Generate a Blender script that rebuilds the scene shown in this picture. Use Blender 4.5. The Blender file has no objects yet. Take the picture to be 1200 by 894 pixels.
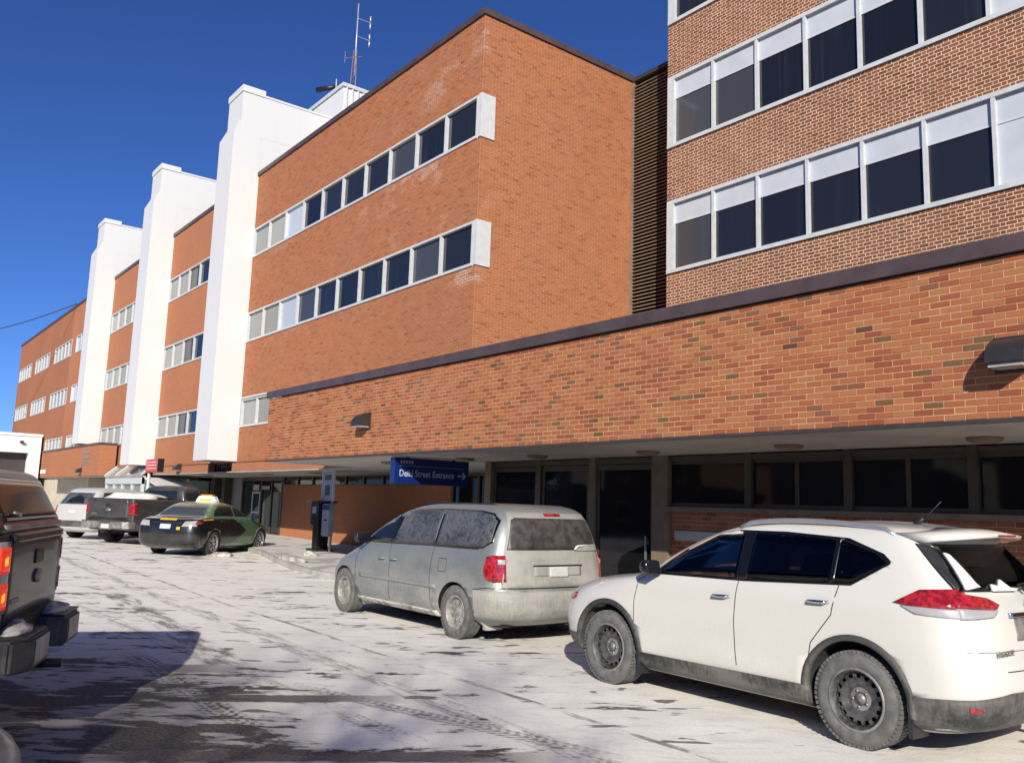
import bpy, bmesh, math, random
from mathutils import Vector, Matrix
random.seed(7)
S = bpy.context.scene
COL = S.collection
# ------------------------------------------------------------------ camera, sky, sun, exposure
CAMZ = 1.7
YAW, PITCH, ROLL, FPX = 0.910357, 0.144285, 0.0325026, 1013.765
fw = Vector((-math.sin(YAW)*math.cos(PITCH), math.cos(YAW)*math.cos(PITCH), math.sin(PITCH)))
r0 = Vector((math.cos(YAW), math.sin(YAW), 0)); u0 = r0.cross(fw)
rt = r0*math.cos(ROLL) + u0*math.sin(ROLL); up = u0*math.cos(ROLL) - r0*math.sin(ROLL)
cam = bpy.data.cameras.new('camera'); camo = bpy.data.objects.new('camera', cam); COL.objects.link(camo)
camo.matrix_world = Matrix(((rt.x, up.x, -fw.x, 0), (rt.y, up.y, -fw.y, 0), (rt.z, up.z, -fw.z, CAMZ), (0, 0, 0, 1)))
cam.sensor_fit = 'HORIZONTAL'; cam.sensor_width = 36; cam.lens = 36*FPX/1200; cam.clip_end = 3000; cam.clip_start = 0.05
S.camera = camo
SUN = Vector((1.18, -1.0, 0.715)).normalized()          # towards the sun
EL = math.asin(SUN.z)
w = bpy.data.worlds.new('World'); S.world = w; w.use_nodes = True
wn = w.node_tree; bgn = wn.nodes['Background']
sky = wn.nodes.new('ShaderNodeTexSky'); sky.sky_type = 'NISHITA'; sky.sun_disc = False
sky.sun_elevation = EL; sky.sun_rotation = math.atan2(SUN.x, SUN.y)
sky.altitude = 300; sky.air_density = 0.8; sky.dust_density = 0.1; sky.ozone_density = 4.0
gm = wn.nodes.new('ShaderNodeGamma'); gm.inputs['Gamma'].default_value = 1.12
tn = wn.nodes.new('ShaderNodeMix'); tn.data_type = 'RGBA'; tn.blend_type = 'MULTIPLY'; tn.inputs[0].default_value = 1.0; tn.inputs[7].default_value = (0.45, 0.62, 0.97, 1)
wn.links.new(sky.outputs[0], gm.inputs['Color']); wn.links.new(gm.outputs[0], tn.inputs[6]); wn.links.new(tn.outputs[2], bgn.inputs[0]); bgn.inputs[1].default_value = 0.084
sl = bpy.data.lights.new('sun', 'SUN'); sl.energy = 5.0; sl.angle = math.radians(0.5); sl.color = (1.0, 0.93, 0.80)
so = bpy.data.objects.new('sun', sl); COL.objects.link(so)
so.rotation_euler = (-SUN).to_track_quat('-Z', 'Y').to_euler()
so.location = (30, -25, 30)
S.view_settings.view_transform = 'Standard'; S.view_settings.look = 'None'
S.view_settings.exposure = 0.19; S.view_settings.gamma = 1.0
S.render.engine = 'CYCLES'; S.cycles.max_bounces = 6; S.cycles.diffuse_bounces = 2; S.cycles.glossy_bounces = 3; S.cycles.transmission_bounces = 2; S.cycles.caustics_reflective = False; S.cycles.caustics_refractive = False

# ------------------------------------------------------------------ materials
M = {}
def setin(b, **k):
    for a, v in k.items():
        b.inputs[a.replace('_', ' ')].default_value = v
class N:
    """small node helper"""
    def __init__(s, name):
        s.m = bpy.data.materials.new(name); s.m.use_nodes = True; s.t = s.m.node_tree
        s.b = s.t.nodes['Principled BSDF']; M[name] = s.m
    def node(s, typ, **k):
        n = s.t.nodes.new(typ)
        for a, v in k.items(): setattr(n, a, v)
        return n
    def val(s, inp, v):
        if hasattr(v, 'is_output') or isinstance(v, bpy.types.NodeSocket): s.t.links.new(v, inp)
        else: inp.default_value = v
    def math(s, op, a, b=0.0, c=0.0, clamp=False):
        n = s.node('ShaderNodeMath', operation=op); n.use_clamp = clamp
        s.val(n.inputs[0], a); s.val(n.inputs[1], b); s.val(n.inputs[2], c); return n.outputs[0]
    def smooth(s, x, lo, hi, to0=0.0, to1=1.0):
        n = s.node('ShaderNodeMapRange', interpolation_type='SMOOTHSTEP')
        s.val(n.inputs['Value'], x); s.val(n.inputs['From Min'], lo); s.val(n.inputs['From Max'], hi)
        s.val(n.inputs['To Min'], to0); s.val(n.inputs['To Max'], to1); return n.outputs[0]
    def mix(s, f, a, b, mode='MIX'):
        n = s.node('ShaderNodeMix', data_type='RGBA', blend_type=mode)
        s.val(n.inputs[0], f)
        for i, v in ((6, a), (7, b)):
            s.val(n.inputs[i], (*v, 1) if isinstance(v, tuple) and len(v) == 3 else v)
        return n.outputs[2]
    def noise(s, vec, scale, detail=4, rough=0.55, dist=0.0):
        n = s.node('ShaderNodeTexNoise'); n.inputs['Scale'].default_value = scale
        n.inputs['Detail'].default_value = detail; n.inputs['Roughness'].default_value = rough
        n.inputs['Distortion'].default_value = dist
        if vec is not None: s.t.links.new(vec, n.inputs['Vector'])
        return n.outputs['Fac']
    def map(s, vec, loc=(0,0,0), rot=(0,0,0), scale=(1,1,1)):
        n = s.node('ShaderNodeMapping'); s.t.links.new(vec, n.inputs['Vector'])
        n.inputs['Location'].default_value = loc; n.inputs['Rotation'].default_value = rot; n.inputs['Scale'].default_value = scale
        return n.outputs[0]
    def pos(s): return s.node('ShaderNodeNewGeometry').outputs['Position']
    def obj(s): return s.node('ShaderNodeTexCoord').outputs['Object']
    def xyz(s, v):
        n = s.node('ShaderNodeSeparateXYZ'); s.t.links.new(v, n.inputs[0]); return n.outputs
    def bump(s, h, strength=0.3, dist=0.02):
        n = s.node('ShaderNodeBump'); n.inputs['Strength'].default_value = strength; n.inputs['Distance'].default_value = dist
        s.val(n.inputs['Height'], h); s.t.links.new(n.outputs[0], s.b.inputs['Normal'])
    def ramp(s, f, stops):
        n = s.node('ShaderNodeValToRGB'); e = n.color_ramp.elements
        while len(e) < len(stops): e.new(0.5)
        for i, (p, c) in enumerate(stops): e[i].position = p; e[i].color = (*c, 1)
        s.val(n.inputs[0], f); return n.outputs[0]
    def color(s, c): s.val(s.b.inputs['Base Color'], (*c, 1) if isinstance(c, tuple) and len(c) == 3 else c)

def plain(name, col, rough=0.6, metal=0.0, var=0.12, scale=6.0, bump=0.0, spec=0.5, coat=0.0):
    n = N(name); p = n.obj()
    f = n.noise(p, scale, 5)
    a = tuple(max(0, c*(1-var)) for c in col); b = tuple(min(1, c*(1+var)) for c in col)
    n.color(n.mix(n.smooth(f, 0.3, 0.7), a, b))
    setin(n.b, Roughness=rough, Metallic=metal); n.b.inputs['Specular IOR Level'].default_value = spec
    n.b.inputs['Coat Weight'].default_value = coat
    if bump: n.bump(n.noise(p, scale*12, 4), bump, 0.01)
    return n.m

def brick_mat(name, stops, stain=0.0):
    n = N(name)
    at = n.node('ShaderNodeAttribute', attribute_name='bc').outputs['Fac']
    p = n.pos()
    c = n.ramp(at, stops)
    c = n.mix(n.smooth(n.noise(p, 60, 4), 0.25, 0.75), n.mix(0.25, c, (0.12, 0.05, 0.03)), c)
    big = n.noise(p, 0.55, 4)
    c = n.mix(n.smooth(big, 0.35, 0.7, 0.0, 0.18), c, (0.30, 0.16, 0.09))
    if stain:
        m = stain_mask(n, p)
        c = n.mix(n.math('MULTIPLY', m, 0.12*stain), c, (0.72, 0.62, 0.55))
    n.color(c); setin(n.b, Roughness=0.85); n.b.inputs['Specular IOR Level'].default_value = 0.2
    n.bump(n.noise(p, 140, 3), 0.25, 0.004)
    return n.m
def stain_mask(n, p):
    x = n.xyz(p)
    # efflorescence: blotches, strongest near the tower's corner and under the window bands
    a = n.smooth(n.noise(n.map(p, scale=(0.5, 0.5, 1.0)), 0.9, 5, 0.65), 0.54, 0.62)
    near = n.smooth(x[0], -24.0, -17.0)
    frontonly = n.smooth(x[1], 11.9, 11.6)
    s1 = n.smooth(n.math('ABSOLUTE', n.math('SUBTRACT', x[2], 10.35)), 0.45, 0.15)
    s2 = n.smooth(n.math('ABSOLUTE', n.math('SUBTRACT', x[2], 7.2)), 0.35, 0.1)
    s3 = n.smooth(x[2], 11.8, 12.6, 0.0, 0.8)
    s4 = n.smooth(n.math('ABSOLUTE', n.math('SUBTRACT', x[2], 9.4)), 1.0, 0.5)
    u = n.math('MAXIMUM', n.math('MULTIPLY', n.math('MAXIMUM', s3, s4), near), n.math('MULTIPLY', n.math('MAXIMUM', s1, s2), n.smooth(x[0], -30, -18, 0.35, 1)))
    return n.math('MULTIPLY', n.math('MULTIPLY', a, u), frontonly)
FASC = [(0.0, (0.13, 0.055, 0.03)), (0.08, (0.17, 0.095, 0.045)), (0.16, (0.24, 0.10, 0.05)), (0.24, (0.28, 0.075, 0.04)), (0.45, (0.38, 0.118, 0.052)), (0.72, (0.43, 0.162, 0.068)), (1.0, (0.40, 0.172, 0.074))]
brick_mat('brick_orange', FASC)
brick_mat('brick_tower', [(0.0, (0.29, 0.098, 0.046)), (0.2, (0.39, 0.135, 0.062)), (0.6, (0.435, 0.16, 0.073)), (1.0, (0.45, 0.178, 0.082))], stain=1.0)
brick_mat('brick_brown', [(0.0, (0.13, 0.05, 0.028)), (0.4, (0.20, 0.074, 0.039)), (0.8, (0.26, 0.098, 0.05)), (1.0, (0.30, 0.12, 0.06))])
def mortar(name, col, stain=0):
    n = N(name); p = n.pos()
    c = n.mix(n.smooth(n.noise(p, 2.0, 5), 0.3, 0.7), tuple(v*0.85 for v in col), tuple(v*1.1 for v in col))
    if stain: c = n.mix(n.math('MULTIPLY', stain_mask(n, p), 0.75), c, (0.85, 0.78, 0.72))
    n.color(c); setin(n.b, Roughness=0.95); n.bump(n.noise(p, 120, 3), 0.3, 0.004)
mortar('mortar', (0.56, 0.36, 0.215)); mortar('mortar_tower', (0.50, 0.28, 0.155), 1); mortar('mortar_pale', (0.72, 0.51, 0.36))

def far_brick(name, dull=0.0):
    """brick courses too small to tell apart: flat pattern of colour on a far wall"""
    n = N(name); p = n.pos(); x = n.xyz(p)
    cmb = n.node('ShaderNodeCombineXYZ'); n.t.links.new(n.math('ADD', x[0], x[1]), cmb.inputs[0]); n.t.links.new(x[2], cmb.inputs[1])
    b = n.node('ShaderNodeTexBrick'); n.t.links.new(cmb.outputs[0], b.inputs['Vector'])
    b.inputs['Scale'].default_value = 1.0; b.inputs['Brick Width'].default_value = 0.2032; b.inputs['Row Height'].default_value = 0.0677
    b.inputs['Mortar Size'].default_value = 0.006; b.inputs['Bias'].default_value = 0.0
    k = 1-dull
    b.inputs['Color1'].default_value = (0.43*k, 0.156*k, 0.072*k, 1); b.inputs['Color2'].default_value = (0.38*k, 0.132*k, 0.061*k, 1)
    b.inputs['Mortar'].default_value = (0.48*k, 0.28*k, 0.17*k, 1)
    c = n.mix(n.smooth(n.noise(p, 0.35, 4), 0.35, 0.7, 0, 0.3), b.outputs['Color'], (0.30*k, 0.125*k, 0.066*k))
    n.color(c); setin(n.b, Roughness=0.9); n.b.inputs['Specular IOR Level'].default_value = 0.2
    n.bump(b.outputs['Fac'], -0.4, 0.006)
far_brick('brick_far'); far_brick('brick_far_dull', 0.16)

def white_panel(name, col):
    n = N(name); p = n.pos()
    st = n.noise(n.map(p, scale=(3, 3, 0.12)), 2.0, 4)
    c = n.mix(n.smooth(st, 0.45, 0.75, 0, 0.10), col, tuple(v*0.82 for v in col))
    n.color(c); setin(n.b, Roughness=0.45)
white_panel('fin_white', (0.68, 0.68, 0.675))
plain('frame_white', (0.56, 0.58, 0.59), 0.4, 0, 0.06)
plain('panel_white', (0.52, 0.55, 0.60), 0.35, 0, 0.05, 2)
plain('coping_brown', (0.075, 0.052, 0.055), 0.45, 0, 0.15, 3)
plain('coping_dark', (0.05, 0.04, 0.04), 0.5)
plain('louver_tan', (0.23, 0.175, 0.13), 0.5, 0, 0.15, 3)
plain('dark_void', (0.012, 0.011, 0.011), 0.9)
plain('soffit', (0.42, 0.40, 0.38), 0.9, 0, 0.12, 1.2, 0.1)
plain('bronze', (0.075, 0.06, 0.045), 0.45, 0.2, 0.12, 4)
plain('column_tan', (0.20, 0.15, 0.10), 0.7, 0, 0.12, 4)
plain('sill_stone', (0.45, 0.42, 0.38), 0.85, 0, 0.12, 4, 0.1)
plain('concrete', (0.42, 0.40, 0.37), 0.9, 0, 0.15, 2.5, 0.2)
plain('grey_wall', (0.20, 0.20, 0.19), 0.85, 0, 0.12, 1.5)
plain('beige_wall', (0.52, 0.47, 0.38), 0.85, 0, 0.1, 1.0)
plain('stucco_white', (0.78, 0.77, 0.74), 0.85, 0, 0.06, 0.8)
plain('lamp_dark', (0.045, 0.042, 0.042), 0.35, 0.3, 0.15, 8)
plain('lamp_lens', (0.45, 0.42, 0.40), 0.25)
plain('steel_grey', (0.35, 0.36, 0.37), 0.4, 0.7, 0.1)
plain('pipe_pale', (0.55, 0.57, 0.60), 0.4, 0.5)
plain('pipe_rust', (0.30, 0.20, 0.16), 0.6, 0.3)
plain('sign_blue', (0.004, 0.017, 0.13), 0.35, 0, 0.08)
plain('sign_text', (0.55, 0.58, 0.63), 0.5)
plain('sign_red', (0.62, 0.05, 0.06), 0.35)
plain('text_white', (0.85, 0.85, 0.85), 0.5)
plain('sign_grey', (0.30, 0.33, 0.38), 0.5)
plain('black_plastic', (0.02, 0.02, 0.021), 0.5, 0, 0.25, 10)
plain('black_metal', (0.012, 0.012, 0.013), 0.4)
plain('machine_grey', (0.34, 0.37, 0.41), 0.4, 0.2, 0.08)
plain('orange', (0.75, 0.24, 0.02), 0.5)
plain('bark', (0.10, 0.075, 0.06), 0.95, 0, 0.3, 8, 0.6)
plain('wire_black', (0.02, 0.02, 0.02), 0.6)

def glass(name, col, rough=0.06, streak=0.0, spec=0.5):
    n = N(name); p = n.pos(); x = n.xyz(p)
    c = col
    if streak:
        f = n.math('MULTIPLY', n.smooth(n.noise(n.map(p, scale=(1, 1, 0.02)), 7.0, 3), 0.48, 0.66), n.smooth(n.noise(n.map(p, scale=(1, 1, 0.3)), 0.8, 2), 0.35, 0.65))
        c = n.mix(n.math('MULTIPLY', f, streak), col, tuple(v*2.2+0.004 for v in col))
    rnd = n.node('ShaderNodeObjectInfo').outputs['Random']
    c = n.mix(n.math('MULTIPLY', rnd, 0.55), c, tuple(v*1.9+0.006 for v in col))
    n.color(c); setin(n.b, Roughness=rough, IOR=1.5); n.b.inputs['Specular IOR Level'].default_value = spec
    n.bump(n.noise(p, 0.9, 2), 0.03, 0.05)
glass('glass_navy', (0.010, 0.012, 0.018), 0.05, 0.8)
glass('glass_slate', (0.040, 0.043, 0.050), 0.08, 0.4)
glass('glass_grey', (0.19, 0.20, 0.20), 0.15, 0.25)
glass('glass_pale', (0.42, 0.46, 0.53), 0.15, 0.1)
glass('glass_store', (0.006, 0.006, 0.008), 0.04, 0.0, 0.35)
glass('glass_far', (0.16, 0.17, 0.18), 0.15, 0.2)
glass('glass_green', (0.20, 0.25, 0.25), 0.1)

# ------------------------------------------------------------------ mesh building
OFF = {}
def tag(o, label=None, cat=None, group=None, kind=None):
    if label: o['label'] = label
    if cat: o['category'] = cat
    if group: o['group'] = group
    if kind: o['kind'] = kind
    return o
def thing(name, label, cat, loc=(0, 0, 0), rz=0.0, group=None, local=False):
    o = bpy.data.objects.new(name, None); o.empty_display_size = 0.2; COL.objects.link(o)
    o.location = loc; o.rotation_euler = (0, 0, rz)
    OFF[o.name] = Vector((0, 0, 0)) if local else Vector(loc)
    return tag(o, label, cat, group)
def attach(o, parent):
    o.parent = parent; OFF[o.name] = OFF[parent.name]
class MB:
    def __init__(s): s.v = []; s.f = []; s.mi = []; s.bc = []; s.sm = []
    def add(s, vs, fs, mi=0, bc=0.5, smooth=False):
        b = len(s.v); s.v.extend([tuple(v) for v in vs])
        for f in fs:
            s.f.append(tuple(b+i for i in f)); s.mi.append(mi); s.bc.append(bc); s.sm.append(smooth)
        return s
    def box(s, x0, x1, y0, y1, z0, z1, mi=0, bc=0.5):
        x0, x1 = min(x0, x1), max(x0, x1); y0, y1 = min(y0, y1), max(y0, y1); z0, z1 = min(z0, z1), max(z0, z1)
        v = [(x0,y0,z0),(x1,y0,z0),(x1,y1,z0),(x0,y1,z0),(x0,y0,z1),(x1,y0,z1),(x1,y1,z1),(x0,y1,z1)]
        return s.add(v, [(0,3,2,1),(4,5,6,7),(0,1,5,4),(1,2,6,5),(2,3,7,6),(3,0,4,7)], mi, bc)
    def prism(s, poly, a, b, axis='y', mi=0):
        """poly: 2D points, extruded from a to b along axis ('x': poly=(y,z); 'y': poly=(x,z); 'z': poly=(x,y))"""
        n = len(poly)
        def P(p, t): return {'x': (t, p[0], p[1]), 'y': (p[0], t, p[1]), 'z': (p[0], p[1], t)}[axis]
        v = [P(p, a) for p in poly]+[P(p, b) for p in poly]
        f = [tuple(range(n)), tuple(range(2*n-1, n-1, -1))]+[((i+1) % n, i, n+i, n+(i+1) % n) for i in range(n)]
        return s.add(v, f, mi)
    def tube(s, pts, rad, n=8, mi=0, cap=True):
        pts = [Vector(p) for p in pts]; rad = rad if isinstance(rad, (list, tuple)) else [rad]*len(pts)
        vs = []; fs = []
        for i, p in enumerate(pts):
            d = (pts[min(i+1, len(pts)-1)]-pts[max(i-1, 0)]).normalized()
            a = d.cross(Vector((0, 0, 1)))
            if a.length < 1e-3: a = d.cross(Vector((1, 0, 0)))
            a.normalize(); b = d.cross(a)
            for k in range(n):
                t = 2*math.pi*k/n; vs.append(p+(a*math.cos(t)+b*math.sin(t))*rad[i])
        for i in range(len(pts)-1):
            for k in range(n): fs.append((i*n+k, i*n+(k+1) % n, (i+1)*n+(k+1) % n, (i+1)*n+k))
        if cap: fs.append(tuple(range(n-1, -1, -1))); fs.append(tuple(range((len(pts)-1)*n, len(pts)*n)))
        return s.add(vs, fs, mi, smooth=n > 5)
    def lathe(s, prof, n=32, mi=0, smooth=True, close=False):
        """prof: (radius, y) pairs, spun around the local y axis"""
        vs = []; fs = []; m = len(prof)
        for k in range(n):
            t = 2*math.pi*k/n
            for r, y in prof: vs.append((r*math.cos(t), y, r*math.sin(t)))
        for k in range(n):
            k2 = (k+1) % n
            for i in range(m-1 if not close else m):
                j = (i+1) % m; fs.append((k*m+i, k2*m+i, k2*m+j, k*m+j))
        return s.add(vs, fs, mi, smooth=smooth)
    def grid(s, P, nu, nv, mi=0, smooth=True, flip=False):
        vs = [P(i/nu, j/nv) for j in range(nv+1) for i in range(nu+1)]
        fs = []
        for j in range(nv):
            for i in range(nu):
                q = (j*(nu+1)+i, j*(nu+1)+i+1, (j+1)*(nu+1)+i+1, (j+1)*(nu+1)+i)
                fs.append(q[::-1] if flip else q)
        return s.add(vs, fs, mi, smooth=smooth)
    def mesh(s, name, mats, off=Vector((0, 0, 0))):
        me = bpy.data.meshes.new(name)
        me.from_pydata([(v[0]-off.x, v[1]-off.y, v[2]-off.z) for v in s.v], [], s.f)
        for m in (mats if isinstance(mats, (list, tuple)) else [mats]): me.materials.append(M[m])
        me.polygons.foreach_set('material_index', s.mi); me.polygons.foreach_set('use_smooth', s.sm)
        a = me.attributes.new('bc', 'FLOAT', 'FACE'); a.data.foreach_set('value', s.bc)
        me.update(); return me
    def build(s, name, mats, parent=None, bevel=0.0, fix=False):
        off = OFF[parent.name] if parent else Vector((0, 0, 0))
        me = s.mesh(name, mats, off)
        if fix or bevel:
            bm = bmesh.new(); bm.from_mesh(me)
            if fix: bmesh.ops.remove_doubles(bm, verts=bm.verts, dist=1e-5)
            bmesh.ops.recalc_face_normals(bm, faces=bm.faces)
            if bevel:
                ed = [e for e in bm.edges if len(e.link_faces) == 2 and e.calc_face_angle(0) > 0.6]
                bmesh.ops.bevel(bm, geom=ed, offset=bevel, segments=2, affect='EDGES', clamp_overlap=True)
            bm.to_mesh(me); bm.free()
        o = bpy.data.objects.new(name, me); COL.objects.link(o)
        if parent: attach(o, parent)
        return o
def inst(name, me, loc, parent):
    o = bpy.data.objects.new(name, me); COL.objects.link(o); attach(o, parent)
    o.location = Vector(loc)-OFF[parent.name]; return o
def B(name, mat, parent, *boxes, bevel=0.0):
    m = MB()
    for b in boxes: m.box(*b)
    return m.build(name, mat, parent, bevel)
def Bs(name, mat, parent, *boxes):
    return [B(name, mat, parent, b) for b in boxes]
def text_mesh(name, body, size, mat, parent, matrix, extrude=0.002, xs=1.0):
    c = bpy.data.curves.new(name+'_curve', 'FONT'); c.body = body; c.size = size; c.extrude = extrude; c.resolution_u = 3
    t = bpy.data.objects.new(name+'_tmp', c); COL.objects.link(t)
    dg = bpy.context.evaluated_depsgraph_get(); me = bpy.data.meshes.new_from_object(t.evaluated_get(dg))
    bpy.data.objects.remove(t)
    me.transform(Matrix.Diagonal((xs, 1, 1, 1))); me.transform(matrix)
    me.transform(Matrix.Translation(-OFF[parent.name]))
    me.materials.clear(); me.materials.append(M[mat]); me.name = name
    o = bpy.data.objects.new(name, me); COL.objects.link(o); attach(o, parent); return o

def gz(x): 
    t = max(0.0, -x-13.0); return 0.008*t
# ------------------------------------------------------------------ ground
def ground_mat():
    n = N('snowy_asphalt'); p = n.pos(); X = n.xyz(p); x, y = X[0], X[1]
    ang = math.radians(54)
    pr = n.map(n.map(p, rot=(0, 0, -ang)), scale=(0.62, 1.35, 1.0))
    n1 = n.noise(p, 0.22, 4); n2 = n.noise(pr, 1.1, 6, 0.62, 0.4); n3 = n.noise(pr, 5.0, 5, 0.65, 0.6); n4 = n.noise(p, 38, 3)
    base = n.math('ADD', n.math('MULTIPLY', n2, 0.62), n.math('MULTIPLY', n3, 0.38))
    base = n.math('ADD', base, n.math('MULTIPLY', n.math('SUBTRACT', n1, 0.5), 0.16))
    # beside the near pickup: barer ground, and snow darkened to deepen the shadow there
    bare_shade = n.math('MULTIPLY', n.smooth(x, -13.5, -8.5), n.smooth(n.math('ADD', y, n.math('MULTIPLY', x, 0.12)), 3.0, 0.9))
    base = n.math('ADD', base, n.math('MULTIPLY', bare_shade, 0.10))
    bare = n.smooth(base, 0.568, 0.615)
    # tyre tracks along the drive
    wobn = n.math('SUBTRACT', n1, 0.5); brk = n.smooth(n.noise(n.map(p, scale=(1.0, 3.5, 1)), 1.7, 4, 0.65), 0.40, 0.60); edge = n.math('SUBTRACT', n3, 0.5)
    def track(y0, sl, wd, strength, tread=0.0, x0=-200, x1=200, wob=0.3, per=0.085):
        c = n.math('ADD', n.math('MULTIPLY', n.math('ADD', x, 8.0), sl), y0)
        d = n.math('ABSOLUTE', n.math('ADD', n.math('SUBTRACT', y, c), n.math('ADD', n.math('MULTIPLY', wobn, wob), n.math('MULTIPLY', edge, wd*0.6))))
        m = n.math('MULTIPLY', n.smooth(d, wd, wd*0.6), n.math('MAXIMUM', brk, 0.75) if tread >= 0.7 else brk)
        if tread:
            wv = n.math('SINE', n.math('ADD', n.math('MULTIPLY', x, 2*math.pi/per), n.math('MULTIPLY', d, 60)))
            rib = n.math('SINE', n.math('MULTIPLY', d, 2*math.pi/0.062))
            tw = n.smooth(n.math('ADD', n.math('MULTIPLY', wv, 0.55), n.math('MULTIPLY', rib, 0.5)), -0.3, 0.5)
            m = n.math('MULTIPLY', m, n.math('ADD', n.math('MULTIPLY', tw, tread), 1.0-tread))
        if x0 > -100: m = n.math('MULTIPLY', m, n.smooth(x, x0, x0+0.8))
        if x1 < 100: m = n.math('MULTIPLY', m, n.smooth(x, x1, x1-0.8))
        return n.math('MULTIPLY', m, strength)
    ts = [track(4.42, -0.022, 0.17, 0.65, 0.5, wob=0.4), track(5.15, -0.02, 0.045, 0.75), track(2.72, -0.03, 0.17, 0.95, 0.85, x1=-5.4, x0=-10.5, wob=0.1, per=0.11), track(3.45, 0.05, 0.15, 0.6, 0.6, x0=-18),
          track(3.3, -0.10, 0.24, 0.85, 0.2, x0=-16.5, x1=-8.5, wob=0.8), track(3.55, 0.28, 0.13, 0.9, 0.7, x0=-8.0, x1=-4.3, wob=0.05)]
    m = ts[0]
    for t in ts[1:]: m = n.math('MAXIMUM', m, t)
    # bare strips running across, where something stood
    def bar(px, py, dx, dy, ln, wd, st):
        L = math.hypot(dx, dy); dx /= L; dy /= L
        ax = n.math('ADD', n.math('MULTIPLY', n.math('SUBTRACT', x, px), dx), n.math('MULTIPLY', n.math('SUBTRACT', y, py), dy))
        ac = n.math('ADD', n.math('MULTIPLY', n.math('SUBTRACT', x, px), -dy), n.math('MULTIPLY', n.math('SUBTRACT', y, py), dx))
        ac = n.math('ADD', ac, n.math('MULTIPLY', edge, 0.2))
        k = n.math('MULTIPLY', n.smooth(n.math('ABSOLUTE', ac), wd*1.15, wd*0.85), n.math('MULTIPLY', n.smooth(ax, -0.2, 0.3), n.smooth(ax, ln+0.5, ln-0.6)))
        return n.math('MULTIPLY', k, st)
    for b in (bar(-7.75, 2.6, 0.9, 1.55, 1.65, 0.14, 0.92), bar(-6.35, 1.6, 1.6, 2.55, 2.9, 0.13, 0.9), bar(-9.3, 2.7, 0.6, 0.9, 0.9, 0.2, 0.7)):
        m = n.math('MAXIMUM', m, b)
    spots = n.smooth(n.noise(n.map(n.map(p, rot=(0, 0, -ang)), scale=(0.55, 1.5, 1.0)), 2.6, 3, 0.55, 0.3), 0.64, 0.67)
    bare = n.math('MAXIMUM', n.math('MAXIMUM', bare, m), n.math('MULTIPLY', spots, 0.85))
    snow = n.mix(n.smooth(n4, 0.3, 0.7), (0.86, 0.825, 0.755), (0.96, 0.93, 0.865))
    snow = n.mix(n.smooth(n2, 0.42, 0.60, 0.0, 0.28), snow, (0.58, 0.55, 0.51))
    snow = n.mix(n.smooth(n3, 0.50, 0.64, 0.0, 0.28), snow, (0.50, 0.47, 0.43))
    snow = n.mix(n.math('MULTIPLY', bare_shade, 0.85), snow, (0.22, 0.205, 0.19))  # shade painted into the snow colour beside the pickup
    asph = n.mix(n.smooth(n4, 0.35, 0.65), (0.055, 0.047, 0.042), (0.13, 0.112, 0.098))
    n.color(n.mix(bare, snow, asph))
    n.val(n.b.inputs['Roughness'], n.smooth(bare, 0, 1, 0.62, 0.8)); n.b.inputs['Specular IOR Level'].default_value = 0.3
    h = n.math('ADD', n.math('MULTIPLY', n4, 0.6), n.math('MULTIPLY', bare, -0.8))
    n.bump(n.math('ADD', h, n.math('MULTIPLY', n3, 0.8)), 0.28, 0.02)
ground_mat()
n = N('snow_white'); p = n.pos(); n.color(n.mix(n.smooth(n.noise(p, 5, 5), 0.35, 0.7), (0.70, 0.68, 0.65), (0.82, 0.81, 0.80))); setin(n.b, Roughness=0.7); n.bump(n.noise(p, 20, 5), 0.4, 0.02)
n = N('snow_dirty'); p = n.pos(); n.color(n.mix(n.smooth(n.noise(p, 9, 5), 0.4, 0.65), (0.60, 0.57, 0.53), (0.22, 0.19, 0.165))); setin(n.b, Roughness=0.8); n.bump(n.noise(p, 30, 5), 0.6, 0.02)
n = N('walk_snow'); p = n.pos()
n.color(n.mix(n.smooth(n.noise(p, 1.3, 6), 0.5, 0.62), (0.66, 0.64, 0.61), (0.42, 0.395, 0.37))); setin(n.b, Roughness=0.8); n.bump(n.noise(p, 18, 5), 0.4, 0.015)

xs = [-900, -300, -140] + [-110+2*i for i in range(0, 60)] + [12, 20, 40, 100, 400]
ys = [-500, -120, -40, -12] + [-8+2*i for i in range(0, 14)] + [40, 120, 600]
g = MB()
g.v = [(x, y, gz(max(x, -120))) for y in ys for x in xs]
nx = len(xs)
for j in range(len(ys)-1):
    for i in range(nx-1):
        g.f.append((j*nx+i, j*nx+i+1, (j+1)*nx+i+1, (j+1)*nx+i)); g.mi.append(0); g.bc.append(0.5); g.sm.append(True)
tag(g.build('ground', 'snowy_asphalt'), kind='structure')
# pavement along the building, with a kerb
KERB = [(3.0, 8.75), (-18.3, 8.75), (-20.0, 8.95), (-22.0, 9.4), (-24.5, 10.05), (-28.0, 10.6), (-38.0, 10.75), (-47.0, 10.8)]
def walk(name, inset, top, drop, mat, y1=14.3):
    m = MB(); pts = [(x, y+inset) for x, y in KERB]; vs = []
    for x, y in pts:
        vs += [(x, y, gz(x)-drop), (x, y, gz(x)+top), (x, y1, gz(x)+top+0.02), (x, y1, gz(x)-drop)]
    k = len(pts); fs = []
    for i in range(k-1):
        a = i*4; b = a+4
        fs += [(a, b, b+1, a+1), (a+1, b+1, b+2, a+2), (a+2, b+2, b+3, a+3), (a+3, b+3, b, a)]
    fs += [(0, 1, 2, 3), (k*4-1, k*4-2, k*4-3, k*4-4)]
    return m.add(vs, fs).build(name, mat, None, fix=True)
tag(walk('kerb', 0.0, 0.125, 0.2, 'concrete', 14.29), kind='structure')
tag(walk('pavement', 0.15, 0.131, 0.15, 'walk_snow'), kind='structure')

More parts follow.
